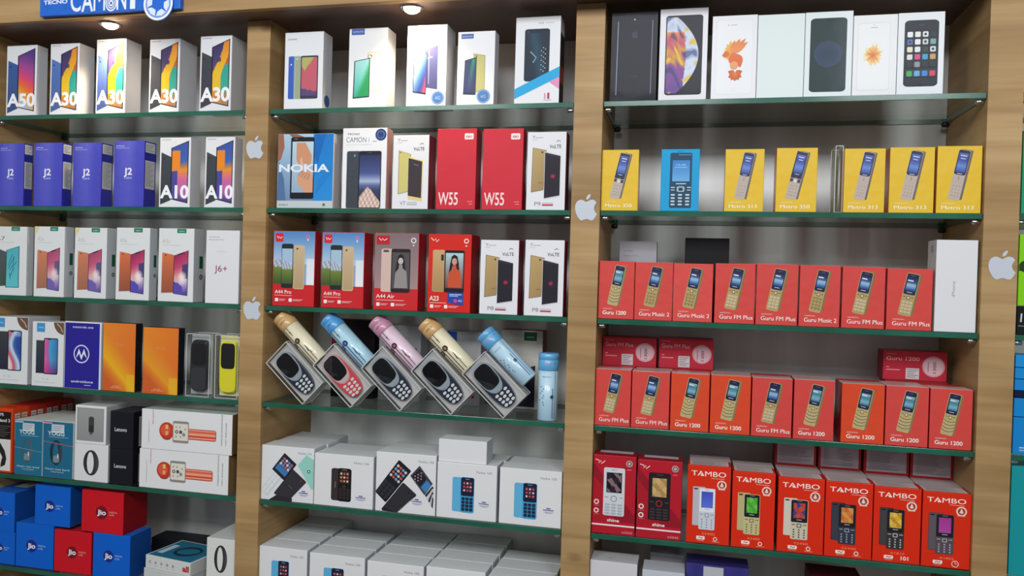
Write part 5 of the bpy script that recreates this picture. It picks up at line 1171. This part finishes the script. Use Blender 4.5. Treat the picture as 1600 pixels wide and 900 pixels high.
for i, it in enumerate(tis):
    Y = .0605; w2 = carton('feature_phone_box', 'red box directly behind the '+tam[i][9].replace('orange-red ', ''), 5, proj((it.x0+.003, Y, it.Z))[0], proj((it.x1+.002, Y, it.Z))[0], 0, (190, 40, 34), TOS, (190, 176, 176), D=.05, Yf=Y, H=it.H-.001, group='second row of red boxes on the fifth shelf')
    if i >= 2:
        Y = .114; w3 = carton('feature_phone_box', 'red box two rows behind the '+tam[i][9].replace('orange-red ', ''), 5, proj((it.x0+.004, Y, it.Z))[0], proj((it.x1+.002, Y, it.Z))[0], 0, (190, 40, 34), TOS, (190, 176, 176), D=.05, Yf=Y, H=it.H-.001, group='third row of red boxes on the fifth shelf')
        k = i-2; x0, x1, yt = [(1210, 1275, 696), (1278, 1345, 698), (1349, 1420, 705), (1422, 1494, 711)][k]
        carton('feature_phone_box', f'red-edged box with grey printed end lying on the back row, {od[k]} of four', 5, x0, x1, yt, (166, 30, 34), (150, 24, 30), (150, 40, 44), D=.045, Yf=.118, zb=w3.top, H=.058, art=art_greyend, group='boxes with grey printed ends')

# lowest shelf of the right bay
carton('phone_box', 'white box with black and red lettering at the bottom left of the right bay', 6, 917, 992, 878, (214, 212, 216), (150, 150, 156), (190, 190, 192), D=.06, art=art_xtip)
carton('phone_box', 'silver-topped box with blue front next to the lettered white box', 6, 1000, 1066, 893, (200, 204, 212), (150, 154, 164), (186, 190, 196), D=.06, art=art_blue_end)
q1 = carton('phone_box', 'violet blue box with printed handsets at the bottom picture edge', 6, 1068, 1166, 884, (56, 50, 124), (40, 34, 92), (46, 40, 100), D=.06, Yf=.03, art=art_galaxy)
carton('phone_box', 'grey printed box standing behind the silver-topped one', 6, 1012, 1066, 866, (150, 150, 156), D=.05, Yf=.10, art=art_greyend)
carton('phone_box', 'dark crimson box low in the right half of the lowest shelf', 6, 1262, 1345, 905, (110, 24, 44), (80, 16, 30), D=.08, Yf=.05)

# ================================================================== FAR RIGHT BAY (sliver)
XR = XC[3][1]+.004
def sliver(row, h0, h1, c, lb, name='accessory_box', Wd=.09, D=.06, Yf=.006, art=None):
    a = proj((XR, Yf, 1.3))[0]
    z0 = SZ[row-1]+h0
    px0 = proj((XR, Yf, z0))[0]; px1 = proj((XR+Wd, Yf, z0))[0]
    return carton(name, lb, row, px0, px1, 0, c, D=D, Yf=Yf, zb=z0, H=h1-h0, art=art)
def art_limeb(it, ink):
    v = face_view(it, ink, 'F'); v.disc(.12, .45, .12, (34, 60, 20)); v.line([(.0, .5), (.3, .5)], .04, (34, 60, 20)); v.disc(.3, .10, .08, (226, 240, 214))
def art_blk(it, ink):
    v = face_view(it, ink, 'F'); v.line([(.08, .25), (.07, .55)], .03, (200, 200, 204)); v.rect(.02, .68, .5, .70, (120, 170, 150))
def art_bl(it, ink):
    v = face_view(it, ink, 'F'); v.rect(.12, .80, .5, .83, (180, 214, 240)); v.rect(.12, .87, .4, .90, (150, 194, 230))
s_ = sliver(2, 0, .152, (30, 150, 110), 'green box beyond the right divider, second shelf')
s1 = sliver(3, 0, .052, (16, 18, 20), 'black box beyond the right divider, under the lime one', art=art_blk)
sliver(3, .0535, .184, (130, 206, 20), 'lime green box beyond the right divider', art=art_limeb)
zc = 0
for k, (h, c) in enumerate(((.068, (18, 132, 204)), (.034, (16, 134, 206)), (.012, (10, 20, 60)), (.020, (20, 134, 208)), (.020, (22, 138, 210)), (.022, (26, 144, 214)))):  # thin navy slab is added, its colour paints the dark gap in the stack
    sliver(4, zc, zc+h, c, f'{"navy shadow-gap filler" if k == 2 else "bright blue"} flat box beyond the right divider, {["lowest", "second", "third", "fourth", "fifth", "topmost"][k]} of its stack', art=art_bl if k == 0 else None); zc += h+.0012
sliver(5, 0, .20, (22, 150, 156), 'teal box beyond the right divider, fifth shelf')
sliver(6, 0, .17, (24, 140, 150), 'teal box beyond the right divider, lowest shelf')

# ================================================================== sign and stickers
def flat_thing(name, pts_fn, thick, loc, m, label, cat, group=None):
    pass
SY = -OVH-.012
sa, sb = ray(62, 28, SY), ray(281, 22, SY)
signH = .30; zb = sa.z+.0; 
sg = empty('sign_board', ((sa.x+sb.x)/2, SY, SOF+.006), 'blue sign board with white lettering and round shutter emblem on the fascia', 'sign')
SW = sb.x-sa.x; SH = .12
bd = block('board', -SW/2, SW/2, 0, .0115, 0, SH, mat('sign_blue', (24, 104, 214), .4, noise=.03), sg, .0008)
ink = Ink(); v = View(ink, lambda u, w, e: ((u-.5)*SW, -e, (1-w)*SH), SW, SH, 'lettering')
def su(px): return (ray(px, 20, SY).x-sa.x)/SW
def sv(px, py): return 1-(ray(px, py, SY).z-(SOF+.006))/SH
WHT = (244, 247, 252)
v.text('TECNO', su(68), sv(90, 6), .075, WHT, w=su(105)-su(68), bold=.03)
ch = abs(sv(150, 18)-sv(150, -16))
v.text('C', su(110), sv(120, 18), ch, WHT, w=su(126)-su(110), bold=.012); v.text('A', su(127), sv(140, 18), ch*.98, WHT, w=su(145.5)-su(127), bold=.012); v.text('M', su(146), sv(150, 17), ch*.98, WHT, w=su(164)-su(146))
v.text('N', su(182), sv(190, 15), ch, WHT, w=su(197)-su(182), bold=.012); v.rect(su(203), sv(205, -16), su(211), sv(205, 14), WHT)
um, vm = su(173.5), sv(173.5, 5)
v.ring(um, vm, .040, .008, WHT, 1.25); v.ring(um, vm, .027, .006, WHT, 1.25); v.disc(um, vm, .018, WHT, 1.2, 6); v.disc(um, vm, .008, (40, 80, 190), 1.2, 6)
ink.build(sg, CARD)
E_ = ray(247, 5.5, SY-.004); R_ = abs(ray(270, 5, SY-.004).x-ray(224, 5, SY-.004).x)/2
eo = lathe('emblem_disc', [(R_, 0), (R_, .0035), (R_-.0006, .004)], mat('emblem_blue', (24, 104, 214), .4), sg, 48, Matrix.Translation((E_.x-sg.location.x, SY-sg.location.y, E_.z-sg.location.z)) @ Matrix.Rotation(math.radians(90), 4, 'X'))
ink = Ink(); cx, cz = E_.x-sg.location.x, E_.z-sg.location.z
v = View(ink, lambda u, w, e: (cx+(u-.5)*2*R_, -.0040-e, cz+(.5-w)*2*R_), 2*R_, 2*R_, 'emblem')
v.ring(.5, .5, .495, .075, WHT); v.ring(.5, .5, .395, .012, (190, 215, 250))
for k in range(6):
    a = math.radians(60*k+10); pt = lambda r, d: (.5+r*math.cos(a+math.radians(d)), .5+r*math.sin(a+math.radians(d)))
    v.poly([pt(.375, -26), pt(.20, -18), pt(.235, 24), pt(.375, 30), pt(.382, 0)], (226, 238, 252))
ink.build(sg, CARD)

STK = mat('silver_sticker', (200, 206, 216), .35, coat=.2)
for x0, x1, yb, lb in ((384.5, 411.5, 248, 'silver fruit-shaped sticker high on the left oak divider'), (380, 407.5, 499.5, 'silver fruit-shaped sticker low on the left oak divider'), (898, 932.5, 344.5, 'silver fruit-shaped sticker on the middle oak divider'), (1543.5, 1586.5, 437, 'silver fruit-shaped sticker on the right oak divider')):
    a = ray(x0, yb-15, 0); b = ray(x1, yb-15, 0); z0 = ray((x0+x1)/2, yb, 0).z; w_ = b.x-a.x; k = w_/.945
    bm = bmesh.new()
    for pts in (APPLE, LEAF):
        pp = [(x*k, -.0007, (1-y)*k*1.12) for x, y in pts]
        fv = [bm.verts.new(p) for p in pp]; f = bm.faces.new(fv); r = bmesh.ops.extrude_face_region(bm, geom=[f]); bmesh.ops.translate(bm, verts=[e for e in r['geom'] if isinstance(e, bmesh.types.BMVert)], vec=(0, .0005, 0))
    bmesh.ops.recalc_face_normals(bm, faces=bm.faces)
    me = bpy.data.meshes.new('wall_sticker'); bm.to_mesh(me); bm.free(); me.materials.append(STK)
    tag(link('wall_sticker', me, None, ((a.x+b.x)/2+.012*k, 0, z0)), lb, 'sticker', 'fruit-shaped stickers')
